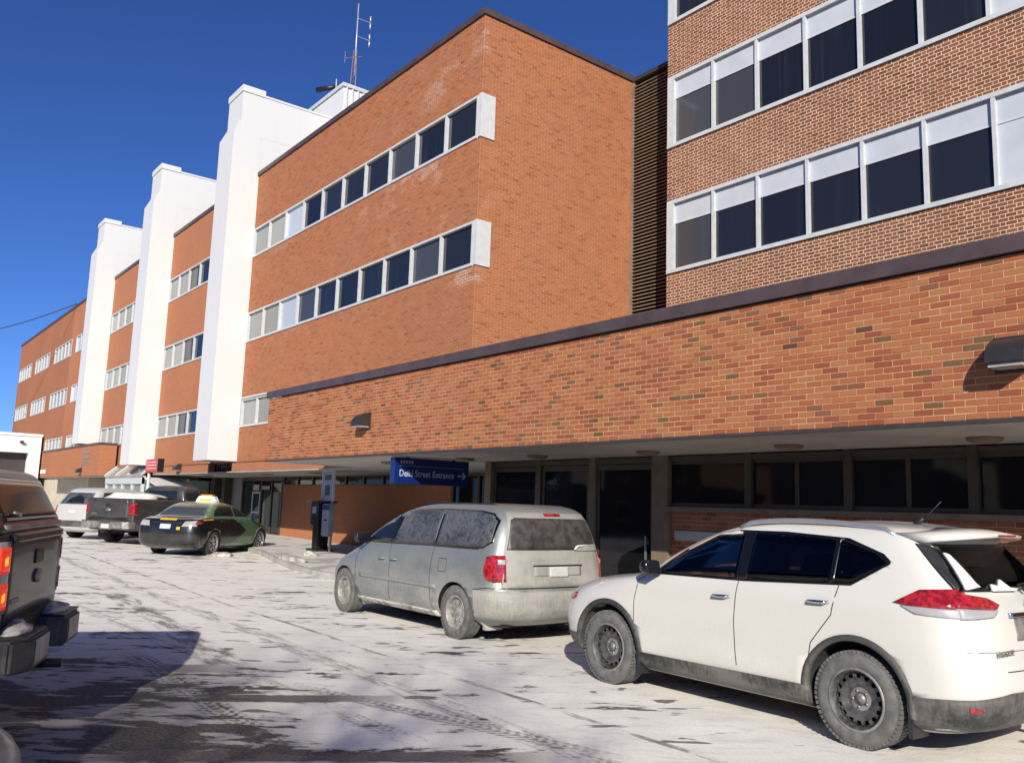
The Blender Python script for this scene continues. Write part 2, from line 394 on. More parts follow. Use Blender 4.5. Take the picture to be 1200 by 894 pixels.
# ------------------------------------------------------------------ brickwork
def bricks(u0, u1, z0, z1, course, bond):
    """yield (ua, ub, za, zb) of every brick in the rectangle"""
    n = max(1, round((z1-z0)/course)); c = (z1-z0)/n; J = 0.006 if bond == 'run' else 0.0088
    for k in range(n):
        if bond == 'run': seq = [0.2032]; start = u0-(0.1016 if k % 2 else 0.0)
        else: seq = [0.184, 0.092]; start = u0-(0.138 if k % 2 else 0.0)
        u = start; i = 0
        while u < u1-0.01:
            L = seq[i % len(seq)]; a = max(u, u0); b = min(u+L, u1)
            if b-a > 0.03: yield (a+J, b-J, z0+k*c+J, z0+(k+1)*c-J)
            u += L; i += 1
def brick_bc():
    return min(1, max(0, random.triangular(0, 1, 0.6) if random.random() < 0.75 else random.random()))
def put(m, face, at, b, bc, depth=0.02):
    a0, a1, z0, z1 = b; j = random.uniform(-0.0015, 0.0025)
    if face == 'y':   # faces -Y
        y0, y1 = at-j, at+depth
        v = [(a0,y0,z0),(a1,y0,z0),(a1,y0,z1),(a0,y0,z1),(a0,y1,z0),(a1,y1,z0),(a1,y1,z1),(a0,y1,z1)]
    else:             # faces +X
        x0, x1 = at+j, at-depth
        v = [(x0,a0,z0),(x0,a1,z0),(x0,a1,z1),(x0,a0,z1),(x1,a0,z0),(x1,a1,z0),(x1,a1,z1),(x1,a0,z1)]
    m.add(v, [(0,1,2,3),(1,5,6,2),(4,0,3,7),(3,2,6,7),(4,5,1,0)], 0, bc)
CAMP = Vector((0, 0, CAMZ))
def brickwork(parent, face, at, rects, course, bond, mat, singles=0, umax=None):
    allb = [b for r in rects for b in bricks(*r, course, bond)]
    single = set()
    if singles:
        full = [i for i, b in enumerate(allb) if (umax is None or b[1] < umax)]
        full.sort(key=lambda i: -((allb[i][1]-allb[i][0])*(allb[i][3]-allb[i][2]))/((Vector(((allb[i][0]+allb[i][1])/2, at, (allb[i][2]+allb[i][3])/2))-CAMP).length**2))
        single = set(full[:singles])
    cache = {}
    m = MB()
    for i, b in enumerate(allb):
        bc = brick_bc()
        if i in single:
            L, H = round(b[1]-b[0], 4), round(b[3]-b[2], 4); q = round(bc*11)/11
            if (L, H, q) not in cache:
                mm = MB(); put(mm, 'y', 0, (-L/2, L/2, -H/2, H/2), q); cache[(L, H, q)] = mm.mesh('brick', mat)
            inst('brick', cache[(L, H, q)], ((b[0]+b[1])/2, at+random.uniform(-0.002, 0.001), (b[2]+b[3])/2), parent)
        else: put(m, face, at, b, bc)
    tag(m.build('bricks', mat, parent), kind='stuff')

# ------------------------------------------------------------------ deep entrance canopy with the brick fascia
FY = 8.5
can = thing('entrance_canopy', 'long low brick fascia with dark brown coping and deep grey soffit over the entrance', 'canopy', (-9, 10, 0))
brickwork(can, 'y', FY, [(-20.9, 3.0, 2.665, 4.2)], 0.067, 'run', 'brick_orange', 300, -3.2)
B('wall', 'mortar', can, (-20.895, 3.0, FY+0.004, FY+0.28, 2.66, 4.2))
B('side_wall', 'brick_far', can, (-20.9, -20.6, FY+0.29, 11.37, 2.66, 4.2))
cp = MB(); cp.prism([(FY-0.055, 4.215), (FY-0.05, 4.375), (FY-0.02, 4.395), (FY+0.45, 4.40), (FY+0.45, 4.36), (FY+0.01, 4.34), (FY+0.01, 4.215)], -20.97, 3.0, 'x'); cp.build('coping', 'coping_brown', can)
Bs('roof', 'coping_dark', can, (-20.85, 3.0, FY+0.3, 11.35, 4.2, 4.33), (-16.2, 3.0, 11.36, 15.3, 4.2, 4.33))
Bs('soffit', 'soffit', can, (-20.86, 3.0, FY+0.02, 11.36, 2.62, 2.655), (-20.86, -14.5, 11.37, 14.15, 2.62, 2.655))
B('drip_edge', 'coping_dark', can, (-20.88, 3.0, FY-0.012, FY+0.02, 2.625, 2.665))
for x, y in ((-6.68, 9.8), (-4.25, 9.85), (-9.22, 9.85), (-11.79, 9.78), (-13.9, 9.7), (-1.8, 9.8), (-17.0, 9.8)):
    lm = MB(); lm.lathe([(0.0, 0.0), (0.12, 0.0), (0.17, 0.015), (0.185, 0.04), (0.185, 0.06)], 20)
    lm.v = [(a+x, c+y, b-0.06+2.62) for a, b, c in lm.v]; lm.build('soffit_light', 'column_tan', can)
# storefront under the canopy
SY = 10.75
st = thing('storefront', 'dark glazed shopfront with bronze posts and doors below the canopy', 'shopfront', (-9, SY, 0.15))
def post(x0, x1, z0=0.12, z1=2.62, mat='bronze', y0=SY-0.06, y1=SY+0.08): return B('post', mat, st, (x0, x1, y0, y1, z0, z1))
post(-14.52, -14.32, y0=SY-0.1, mat='column_tan'); post(-12.90, -12.78); post(-11.43, -11.27, mat='column_tan'); post(-9.88, -9.54, mat='column_tan', y0=SY-0.09)
for a, b in ((-8.06, -7.94), (-6.45, -6.33), (-4.83, -4.71), (-3.2, -3.08), (-1.58, -1.46), (0.05, 0.17), (1.6, 1.72)): post(a, b, 1.80)
B('header', 'bronze', st, (-14.3, -9.9, SY-0.05, SY+0.05, 2.5, 2.6), (-9.53, 3, SY-0.05, SY+0.05, 2.53, 2.6))
for a, b in ((-14.31, -12.91), (-12.77, -11.44), (-11.26, -9.89)):
    d = B('door', 'bronze', st, (a, a+0.07, SY-0.02, SY+0.03, 0.15, 2.49), (b-0.07, b, SY-0.02, SY+0.03, 0.15, 2.49), (a+0.07, b-0.07, SY-0.02, SY+0.03, 2.40, 2.49), (a+0.07, b-0.07, SY-0.02, SY+0.03, 0.15, 0.36))
    B('pane', 'glass_store', d, (a+0.07, b-0.07, SY, SY+0.015, 0.36, 2.40))
    B('handle', 'steel_grey', d, (b-0.16, b-0.13, SY-0.07, SY-0.045, 0.9, 1.3))
edges = [-9.53, -8.06, -7.94, -6.45, -6.33, -4.83, -4.71, -3.2, -3.08, -1.58, -1.46, 0.05, 0.17, 1.6]
for i in range(0, len(edges), 2):
    a, b = edges[i], edges[i+1]; c = (a+b)/2
    fr = B('window', 'bronze', st, (a, b, SY-0.01, SY+0.04, 1.80, 1.86), (a, b, SY-0.01, SY+0.04, 2.47, 2.53), *([(c-0.03, c+0.03, SY-0.015, SY+0.04, 1.86, 2.47)] if i > 0 else []))
    if i > 0:
        B('pane', 'glass_store', fr, (a, c-0.03, SY+0.005, SY+0.02, 1.86, 2.47)); B('pane', 'glass_store', fr, (c+0.03, b, SY+0.005, SY+0.02, 1.86, 2.47))
    else: B('pane', 'glass_store', fr, (a, b, SY+0.005, SY+0.02, 1.86, 2.47))
B('sill', 'column_tan', st, (-9.53, 3, SY-0.10, SY+0.05, 1.72, 1.795))
B('wall', 'mortar', st, (-9.53, 3, SY+0.004, SY+0.2, 0.1, 1.72))
brickwork(st, 'y', SY, [(-9.53, 3.0, 0.12, 1.72)], 0.067, 'run', 'brick_orange')
B('stone_panel', 'sill_stone', st, (-9.45, -7.7, SY-0.02, SY+0.03, 1.27, 1.42))
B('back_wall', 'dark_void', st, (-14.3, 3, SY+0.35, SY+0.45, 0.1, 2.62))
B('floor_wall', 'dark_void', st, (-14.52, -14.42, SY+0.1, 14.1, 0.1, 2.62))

# ------------------------------------------------------------------ right-hand brick block
RY = 15.4
blk = thing('brick_office_block', 'tall brown brick office block with white-framed ribbon windows at the right', 'building', (-5, RY, 0))
ZB = [(4.2, 7.40), (9.22, 10.58), (12.45, 13.86), (15.68, 17.6)]
brickwork(blk, 'y', RY, [(-13.86, 3.0, a, b) for a, b in ZB], 0.0716, 'flem', 'brick_brown', 300, -4.9)
Bs('wall', 'mortar_pale', blk, *[(-13.855, 3.0, RY+0.003, RY+0.35, a, b) for a, b in ZB])
B('core', 'dark_void', blk, (-13.8, 3.0, RY+0.36, 28, 0, 17.5))
B('end_wall', 'mortar_pale', blk, (-13.856, -13.81, RY+0.36, 28, 4.2, 17.6))
B('coping', 'coping_brown', blk, (-13.95, 3.05, RY-0.06, RY+0.4, 17.6, 17.75))
mull = [-13.60, -12.43, -11.20, -9.96, -8.72, -7.475, -6.24, -5.0, -3.75, -2.5, -1.25, 0.0, 1.25, 2.5]
def pane_obj(nm, mat, par, x0, x1, y, z0, z1): return B(nm, mat, par, (x0, x1, y, y+0.015, z0, z1))
for r, (zs, zh) in enumerate(((7.40, 9.22), (10.58, 12.45), (13.86, 15.68))):
    fr = B('window', 'frame_white', blk, (-13.83, 3.0, RY-0.045, RY+0.12, zs+0.0, zs+0.09), (-13.83, 3.0, RY-0.03, RY+0.12, zh-0.09, zh), (-13.83, -13.62, RY-0.035, RY+0.12, zs+0.09, zh-0.09))
    tz = zh-0.09-(zh-zs-0.18)*0.29
    for i in range(len(mull)-1):
        a, b = mull[i], mull[i+1]
        B('mullion', 'frame_white', fr, (b-0.035, b+0.035, RY-0.025, RY+0.10, zs+0.09, zh-0.09))
        xa, xb = a+(0.035 if i else -0.02), b-0.035
        solid = i in (6, 7)
        B('panel', 'panel_white', fr, (xa, xb, RY+0.05, RY+0.07, tz, zh-0.09))
        B('transom', 'frame_white', fr, (xa, xb, RY+0.035, RY+0.07, tz-0.03, tz))
        if solid: B('panel', 'panel_white', fr, (xa, xb, RY+0.05, RY+0.07, zs+0.09, tz-0.03))
        else:
            g_ = 'glass_navy'
            if r == 1 and i in (0, 1): g_ = 'glass_slate'
            if r == 0 and i == 0: g_ = 'glass_slate'
            pane_obj('pane', g_, fr, xa, xb, RY+0.06, zs+0.09, tz-0.03)

# ------------------------------------------------------------------ louvre screen between the blocks
LY = 16.73
lou = thing('louver_screen', 'tall dark louvre screen between the two brick buildings', 'louver', (-15.1, LY, 4.3))
B('backing', 'dark_void', lou, (-16.36, -13.4, LY+0.12, LY+0.2, 4.3, 13.75))
B('edge_post', 'louver_tan', lou, (-16.36, -16.27, LY-0.05, LY+0.1, 4.3, 13.75))
sm = MB(); sm.prism([(LY-0.05, -0.014), (LY-0.045, -0.025), (LY+0.10, 0.02), (LY+0.10, 0.04), (LY-0.03, 0.012)], -16.26, -13.4, 'x')
sme = sm.mesh('slat', 'louver_tan', Vector((-15.1, LY, 0)))
k = 0
while 4.4+k*0.10 < 13.68:
    o = bpy.data.objects.new('slat', sme); COL.objects.link(o); attach(o, lou); o.location = (0, 0, 4.4+k*0.10-4.3); k += 1
B('cap', 'coping_dark', lou, (-16.30, -13.4, LY-0.08, LY+0.3, 13.75, 13.86))

# ------------------------------------------------------------------ long brick wing with white fins
TY = 11.5; CX = -16.37
wing = thing('brick_wing', 'long four-storey orange brick wing with ribbon windows and white fins', 'building', (-40, TY, 0))
ROWS = [(4.25, 5.27), (7.38, 8.50), (10.60, 11.72)]
ZW = [(2.98, 4.25), (5.27, 7.38), (8.50, 10.60), (11.72, 13.80)]
brickwork(wing, 'y', TY, [(-30.9, CX, a, b) for a, b in ZW[1:]]+[(-30.9, -20.9, *ZW[0])], 0.0677, 'run', 'brick_tower')
Bs('wall', 'mortar_tower', wing, *[(-30.9, CX-0.004, TY+0.004, TY+0.2, a, b) for a, b in ZW[1:]], (-30.9, -20.7, TY+0.004, TY+0.2, *ZW[0]))
m_ = MB(); rects = [(TY+0.003, LY, 4.2, 13.80)]
brickwork(wing, 'x', CX, rects, 0.0677, 'run', 'brick_tower')
B('end_wall', 'mortar_tower', wing, (CX-0.25, CX-0.004, TY+0.21, LY+3, 4.2, 13.80))
B('core', 'dark_void', wing, (-82.5, CX-0.26, TY+0.21, 24, 2.7, 13.78))
Bs('wall', 'brick_far', wing, *[(-62.2, -30.91, TY, TY+0.2, a, b) for a, b in ZW])
FARW = [(-61.98, -67.5), (-69.3, -74.8), (-76.5, -82.0)]
Bs('wall', 'brick_far_dull', wing, *[(-82.6, -62.21, TY, TY+0.2, a, b) for a, b in ZW], *[(-82.6, -82.0, TY, TY+0.2, a, b) for a, b in ROWS], *[(-69.3, -67.5, TY, TY+0.2, a, b) for a, b in ROWS], *[(-76.5, -74.8, TY, TY+0.2, a, b) for a, b in ROWS])
B('end_wall', 'brick_far_dull', wing, (-82.6, -82.5, TY+0.21, 24, 2.7, 13.8))
cp = MB(); cp.prism([(TY-0.05, 13.80), (TY-0.06, 13.95), (TY+0.3, 13.98), (TY+0.3, 13.80)], -82.65, CX+0.05, 'x'); cp.build('roof_coping', 'coping_brown', wing)
B('roof_coping', 'coping_brown', wing, (CX-0.25, CX+0.05, TY+0.31, LY+0.3, 13.80, 13.965))
B('roof', 'coping_dark', wing, (-82.4, CX-0.3, TY+0.31, 24, 13.785, 13.85))
B('ledge', 'frame_white', wing, (-30.8, CX+0.06, TY-0.06, TY+0.03, 5.275, 5.335), (CX-0.01, CX+0.06, TY+0.031, TY+0.45, 5.275, 5.335))
def ribbon(x0, n, pitch, zs, zh, glassf, width=None, vis=True):
    x1 = x0-n*pitch
    fr = B('window', 'frame_white', wing, (x1, x0, TY-0.03, TY+0.15, zs, zs+0.07), (x1, x0, TY-0.015, TY+0.15, zh-0.06, zh), (x0-0.06, x0, TY-0.02, TY+0.15, zs+0.07, zh-0.06), (x1, x1+0.06, TY-0.02, TY+0.15, zs+0.07, zh-0.06))
    for i in range(n):
        a, b = x0-(i+1)*pitch, x0-i*pitch
        if i: B('mullion', 'frame_white', fr, (b-0.04, b+0.04, TY-0.012, TY+0.13, zs+0.07, zh-0.06))
        pane_obj('pane', glassf(i), fr, a+(0.04 if i < n-1 else 0.06), b-(0.04 if i else 0.06), TY+0.07, zs+0.07, zh-0.06)
    return fr
def gl_near(r):
    def f(i):
        if i >= 8: return 'glass_grey'
        if i == 7: return 'glass_pale'
        return 'glass_slate' if (i*7+r*3) % 5 == 0 else 'glass_navy'
    return f
for r, (zs, zh) in enumerate(ROWS):
    if r:
        fr = ribbon(-16.5, 10, 1.435, zs, zh, gl_near(r))
        B('corner_panel', 'frame_white', fr, (-16.44, CX+0.03, TY-0.032, TY+0.40, zs, zh))
    else: ribbon(-21.0+0.1, 7, 1.415, zs, zh, lambda i: 'glass_grey' if i > 3 else 'glass_slate')
    ribbon(-32.7, 6, 1.415, zs, zh, lambda i: 'glass_navy' if i in (2, 3) else 'glass_grey')
    ribbon(-43.3, 6, 1.415, zs, zh, lambda i: 'glass_grey' if i % 3 else 'glass_far')
    ribbon(-58.2, 2, 1.25, zs, zh, lambda i: 'glass_navy' if i == 0 else 'glass_pale')
    Bs('wall', 'brick_far', wing, (-58.2, -53.4, TY, TY+0.2, zs, zh), (-62.2, -60.71, TY, TY+0.2, zs, zh), (-32.69, -32.3, TY, TY+0.2, zs, zh), (-43.29, -42.6, TY, TY+0.2, zs, zh))
    for a, b in FARW: ribbon(a, 5, abs(a-b)/5, zs, zh, lambda i: 'glass_far')
# low fascia strip and soffit of the wing, ground floor set back
SX = [(-31.0, -20.9), (-47.3, -33.4)]
Bs('fascia_strip', 'brick_far', wing, *[(a, b, TY-0.12, TY+0.1, 2.665, 2.97) for a, b in SX])
Bs('strip_cap', 'coping_dark', wing, *[(a, b+0.01, TY-0.14, TY-0.001, 2.97, 2.985) for a, b in SX])
B('strip_recess', 'dark_void', wing, (-33.39, -31.01, TY+0.25, TY+0.3, 2.665, 3.0))
m = MB()
for i in range(9):
    x = -33.2+i*0.24; h = random.uniform(0.16, 0.30); MB().tube([(x, TY+0.12, 3.0), (x+0.01, TY+0.12, 3.0-h)], [0.035, 0.008], 6).build('icicle', 'pipe_rust', wing)
B('soffit', 'soffit', wing, (-62, -20.87, TY-0.11, 14.15, 2.62, 2.66))
for x in (-26.5, -30.6, -37, -42): B('soffit_light', 'column_tan', wing, (x-0.25, x+0.25, 12.4, 12.7, 2.59, 2.62))
GY = 14.2
B('ground_wall', 'brick_far', wing, (-32.9, -21.0, GY, GY+0.2, 0.1, 2.27))
cl = B('window', 'bronze', wing, (-32.9, -21.0, GY-0.02, GY+0.1, 2.27, 2.31), (-32.9, -21.0, GY-0.02, GY+0.1, 2.58, 2.62))
for i in range(9):
    a = -32.85+i*1.31; B('mullion', 'bronze', cl, (a, a+0.08, GY-0.02, GY+0.1, 2.31, 2.58)); pane_obj('pane', 'glass_store', cl, a+0.08, a+1.31, GY+0.03, 2.31, 2.58)
gw = B('window', 'bronze', wing, (-20.99, -14.55, GY-0.02, GY+0.1, 0.15, 0.3), (-20.99, -14.55, GY-0.02, GY+0.1, 2.54, 2.62))
for i in range(5):
    a = -20.95+i*1.28; B('mullion', 'bronze', gw, (a, a+0.1, GY-0.02, GY+0.1, 0.3, 2.54)); pane_obj('pane', 'glass_store', gw, a+0.1, a+1.28, GY+0.03, 0.3, 2.54)
ent = B('entrance', 'bronze', wing, (-37.2, -32.91, GY-0.03, GY+0.1, 2.45, 2.62), (-37.2, -37.08, GY-0.03, GY+0.1, 0.3, 2.45), (-33.0, -32.91, GY-0.03, GY+0.1, 0.3, 2.45), (-35.1, -34.98, GY-0.03, GY+0.1, 0.3, 2.45), (-36.0, -35.94, GY-0.02, GY+0.08, 0.3, 2.45), (-34.0, -33.94, GY-0.02, GY+0.08, 0.3, 2.45))
for a, b in ((-37.08, -36.0), (-35.94, -35.1), (-34.98, -34.0), (-33.94, -33.0)): pane_obj('pane', 'glass_store', ent, a, b, GY+0.02, 0.3, 2.45)
B('door_frame', 'frame_white', ent, (-35.94, -35.88, GY-0.04, GY+0.01, 0.3, 2.0), (-35.16, -35.1, GY-0.04, GY+0.01, 0.3, 2.0), (-35.88, -35.16, GY-0.04, GY+0.01, 1.12, 1.18), (-35.88, -35.16, GY-0.04, GY+0.01, 1.94, 2.0))
B('notice', 'sill_stone', ent, (-35.85, -35.2, GY-0.05, GY-0.042, 2.05, 2.3)); B('notice', 'sill_stone', ent, (-34.9, -34.1, GY-0.05, GY-0.042, 2.1, 2.25))
B('ground_wall', 'grey_wall', wing, (-52, -37.21, GY, GY+0.2, 0.1, 2.62))
for x in (-38.6, -39.9, -42.2): B('pillar', 'bronze', wing, (x-0.2, x+0.2, GY-0.35, GY-0.02, 0.3, 2.62))
for a, b in ((-39.7, -38.8), (-42.0, -40.1)): pane_obj('pane', 'glass_store', wing, a, b, GY-0.05, 0.5, 2.5)
# the three white fins
def fin(xr, zb):
    xl = xr-1.52
    f = B('fin', 'fin_white', wing, (xl, xr, 10.42, TY-0.002, zb, 15.35), (xl+0.05, xr-0.004, 10.66, 14.3, 15.352, 16.98), (xl+0.054, xr-0.008, TY-0.001, 14.3, 13.99, 15.351))
    B('top_cap', 'fin_white', f, (xl+0.02, xr+0.03, 10.62, 11.52, 16.981, 17.23)); B('top_cap', 'fin_white', f, (xl+0.03, xr+0.02, 11.53, 14.34, 16.981, 17.06))
    ch = MB(); ch.prism([(10.43, 15.351), (10.659, 15.351), (10.659, 15.85)], xl+0.01, xr-0.005, 'x'); ch.build('chamfer', 'fin_white', f, fix=True)
    return f
fin(-30.88, 3.02); fin(-41.15, 3.05); fin(-51.93, 4.40)
# brick porch further along, with beige wall and dark opening
por = thing('brick_porch', 'low brick box porch with brown coping beyond the third white fin', 'porch', (-55, 11, 0.3))
PY_ = 10.54
B('wall', 'brick_far', por, (-62.5, -47.4, PY_, TY-0.13, 2.62, 4.2))
B('coping', 'coping_brown', por, (-62.55, -47.35, PY_-0.05, TY-0.131, 4.2, 4.29))
B('soffit', 'soffit', por, (-62.4, -47.45, PY_+0.05, TY-0.14, 2.58, 2.615))
B('back_wall', 'beige_wall', por, (-82, -54.2, 11.9, 12.1, 0.2, 2.6)); B('side_pier', 'beige_wall', por, (-54.2, -54.0, 11.6, 13.2, 0.3, 2.6))
B('opening', 'dark_void', por, (-53.9, -48.2, 13.6, 13.7, 0.3, 2.6))
for x in (-61.9, -61.0): B('wall_light', 'stucco_white', por, (x-0.15, x+0.15, PY_-0.08, PY_-0.001, 2.85, 3.1))
for z in (3.5, 3.8, 3.2): Bs('metal_letter', 'steel_grey', por, (-50.9, -49.4, PY_-0.02, PY_-0.001, z, z+0.12))
# white service building behind the porch
gar = thing('white_garage', 'white flat-roofed service building with dark garage door at far left', 'building', (-74, 6, 0.4))
Bs('wall', 'stucco_white', gar, (-80, -68, 10.62, 11.35, 0.2, 5.5), (-80, -68, -6, 10.61, 4.35, 5.5), (-80, -68, -6, -2, 0.2, 4.34))
B('coping', 'stucco_white', gar, (-80.1, -67.92, -6.1, 11.4, 5.5, 5.68))
B('garage_door', 'coping_dark', gar, (-68.9, -68.8, -1.99, 10.6, 0.2, 4.33))
B('flood_light', 'lamp_dark', gar, (-67.99, -67.7, 10.0, 10.2, 5.0, 5.15))
# white plant room and mast on the roof
pen = thing('plant_room', 'white ribbed metal plant room on the brick wing roof', 'penthouse', (-32, 15, 13.85))
B('wall', 'fin_white', pen, (-36, -30.05, 14.35, 16.6, 13.86, 18.1))
B('cap', 'frame_white', pen, (-36.05, -29.98, 14.29, 16.66, 18.1, 18.25))
rb = MB()
for i in range(9): rb.box(-30.049, -30.0, 14.45+i*0.25, 14.52+i*0.25, 13.9, 18.09)
tag(rb.build('ribbing', 'fin_white', pen), kind='stuff')
mast = thing('antenna_mast', 'thin lattice radio mast with dipole antennas on the roof', 'antenna', (-30.9, 15.2, 18.25))
mx, my = -30.9, 15.2
m = MB()
for a in range(3):
    t = a*2.094; m.tube([(mx+0.16*math.cos(t), my+0.16*math.sin(t), 18.25), (mx+0.08*math.cos(t), my+0.08*math.sin(t), 20.3)], 0.018, 5)
for i in range(14):
    z = 18.35+i*0.14; m.tube([(mx+0.15*math.cos(i*2.09), my+0.15*math.sin(i*2.09), z), (mx+0.14*math.cos(i*2.09+2.09), my+0.14*math.sin(i*2.09+2.09), z+0.12)], 0.012, 4)
m.build('lattice', 'pipe_rust', mast)
MB().tube([(mx, my, 19.2), (mx, my, 22.4)], 0.028, 8).build('pole', 'pipe_pale', mast)
for z in (21.5, 20.7):
    d = MB(); d.tube([(mx, my, z+0.25), (mx+0.42, my+0.38, z)], 0.010, 5); d.build('arm', 'pipe_pale', mast)
    d = MB(); d.tube([(mx+0.42, my+0.38, z-0.28), (mx+0.42, my+0.38, z-0.02)], 0.035, 6); d.tube([(mx+0.42, my+0.38, z+0.03), (mx+0.42, my+0.38, z+0.28)], 0.035, 6); d.build('dipole', 'pipe_pale', mast)
d = MB(); d.tube([(mx-0.35, my-0.3, 20.0), (mx+0.25, my+0.2, 20.0)], 0.012, 5); d.tube([(mx-0.35, my-0.3, 19.8), (mx-0.35, my-0.3, 20.3)], 0.014, 5); d.build('side_arm', 'pipe_rust', mast)
hn = thing('horn_siren', 'dark horn with white whip beside the roof mast', 'antenna', (-31.5, 14.7, 18.25))
MB().tube([(-31.5, 14.7, 18.25), (-31.5, 14.7, 19.1)], [0.03, 0.02], 6).build('stem', 'frame_white', hn)
MB().tube([(-31.5, 14.7, 18.75), (-32.25, 14.2, 18.72)], [0.09, 0.12], 8).build('horn', 'black_metal', hn)
# overhead wire
def px_ray(px, py):
    d = rt*((px-600)/FPX)-up*((py-447)/FPX)+fw; return d
a = CAMP+px_ray(-60, 397)*60; b = Vector((-61.5, 11.43, 13.99))
wr = MB(); wr.tube([a.lerp(b, t)-Vector((0, 0, 1.2*t*(1-t))) for t in [i/12 for i in range(13)]], 0.03, 5)
tag(wr.build('overhead_wire', 'wire_black'), 'thin black overhead cable crossing the sky to the far brick wing', 'cable')

# glass vestibule at the far entrance
ves = thing('glass_vestibule', 'white-framed glass entrance vestibule with sloping roof behind parked pickup', 'vestibule', (-44, 12, 0.35))
VX0, VX1, VY0 = -46.9, -40.6, 10.95
vf = MB()
for x in (VX0, -45.4, -43.9, -42.2, VX1): vf.box(x-0.07, x+0.07, VY0-0.07, VY0+0.07, 0.3, 2.5)
vf.box(VX0-0.07, VX1+0.07, VY0-0.09, VY0+0.09, 2.2, 2.56)
for y in (11.9, 12.9): vf.box(VX1-0.06, VX1+0.06, y-0.05, y+0.05, 0.3, 2.5)
vf.build('frame', 'frame_white', ves)
for a, b in ((VX0, -45.4), (-45.4, -43.9), (-43.9, -42.2), (-42.2, VX1)): pane_obj('pane', 'glass_green', ves, a+0.07, b-0.07, VY0, 0.35, 2.2)
B('side_pane', 'glass_green', ves, (VX1-0.01, VX1+0.01, VY0+0.1, 13.9, 0.35, 2.45))
rf = MB(); rf.prism([(VY0-0.12, 2.5), (VY0-0.12, 2.56), (TY-0.13, 3.05), (TY-0.13, 2.99)], VX0-0.1, VX1+0.1, 'x'); rf.build('sloping_roof', 'glass_green', ves)
for x in (VX0-0.1, -44.9, -42.8, VX1+0.1):
    rm = MB(); rm.prism([(VY0-0.13, 2.57), (VY0-0.13, 2.66), (TY-0.13, 3.15), (TY-0.13, 3.06)], x-0.05, x+0.05, 'x'); rm.build('rafter', 'frame_white', ves)
# side awning of white sheet
aw = MB(); aw.prism([(-40.4, 2.42), (-38.2, 2.05), (-38.2, 2.09), (-40.4, 2.50)], VY0, 12.6, 'y'); aw.build('awning', 'fin_white', ves)

# ------------------------------------------------------------------ wall lamps
def wall_lamp(x, y, z, label, s=1.0):
    o = thing('wall_lamp', label, 'lamp', (x, y, z), 0, 'hooded lamps on the brick walls', local=True)
    W, D, H = 0.17*s, 0.27*s, 0.26*s
    prof = [(-0.0, H)]+[(-D*math.sin(t), H*0.12+H*0.88*math.cos(t)) for t in [i*math.pi/2/10 for i in range(1, 11)]]+[(-D, 0.0), (0.0, 0.0)]
    m = MB(); m.prism(prof, -W, W, 'x'); m.build('hood', 'lamp_dark', o, bevel=0.006)
    B('lens', 'lamp_lens', o, (-W*0.85, W*0.85, -D*0.9, -0.02, -0.03*s, -0.001)); B('back_plate', 'lamp_dark', o, (-W*1.05, W*1.05, -0.02, -0.001, -0.06*s, H+0.02))
wall_lamp(-3.36, FY-0.006, 3.14, 'large dark quarter-round wall lamp on brick fascia at right edge')
wall_lamp(-15.74, FY-0.006, 3.24, 'dark hooded wall lamp on brick fascia left of the blue sign')
wall_lamp(-36.9, TY-0.126, 2.78, 'small dark hooded lamp on low brick strip beside the red sign')
wall_lamp(-51.0, PY_-0.006, 2.78, 'small dark hooded lamp on the brick porch front')

# ------------------------------------------------------------------ signs
sg = thing('entrance_sign', 'blue hanging sign lettered Delhi Street Entrance under the canopy soffit', 'sign', (-14.72, 9.5, 2.62))
B('panel', 'sign_blue', sg, (-14.9, -14.72, 8.62, 10.38, 2.09, 2.60), bevel=0.006)
B('rule', 'sign_text', sg, (-14.7195, -14.717, 8.74, 10.25, 2.438, 2.443))
for y in (8.95, 10.05): B('hanger', 'bronze', sg, (-14.83, -14.79, y-0.02, y+0.02, 2.60, 2.625))
def facing_px(x, y, z):   # text plane facing +X, reading along +Y
    return Matrix(((0, 0, 1, x), (1, 0, 0, y), (0, 1, 0, z), (0, 0, 0, 1)))
text_mesh('lettering', 'Delhi Street Entrance', 0.185, 'sign_text', sg, facing_px(-14.7185, 8.72, 2.235), 0.001, 0.80)
B('small_lettering', 'sign_grey', sg, *[(-14.7195, -14.717, 8.74+i*0.062, 8.74+i*0.062+0.042, 2.482, 2.545) for i in range(5)])
am = MB(); y0 = 10.13; z0 = 2.295
am.box(-14.7195, -14.716, y0-0.02, y0+0.13, z0-0.011, z0+0.011)
am.prism([(y0+0.075, z0+0.07), (y0+0.145, z0), (y0+0.075, z0-0.07), (y0+0.105, z0-0.07), (y0+0.175, z0), (y0+0.105, z0+0.07)], -14.7195, -14.716, 'x')
am.build('arrow', 'sign_text', sg)
rs = thing('red_sign', 'red box sign on white post in front of the second white fin', 'sign', (-35.6, 9.95, 0.3))
B('panel', 'sign_red', rs, (-36.5, -34.9, 9.9, 10.12, 2.62, 3.12), bevel=0.01)
B('edge', 'black_metal', rs, (-34.899, -34.86, 9.89, 10.13, 2.61, 3.13))
for z in (3.0, 2.88, 2.76): B('line', 'text_white', rs, (-36.35, -35.1, 9.893, 9.899, z-0.012, z+0.012))
MB().tube([(-36.3, 10.0, 0.3), (-36.3, 10.0, 2.62)], 0.06, 8).build('post', 'frame_white', rs)

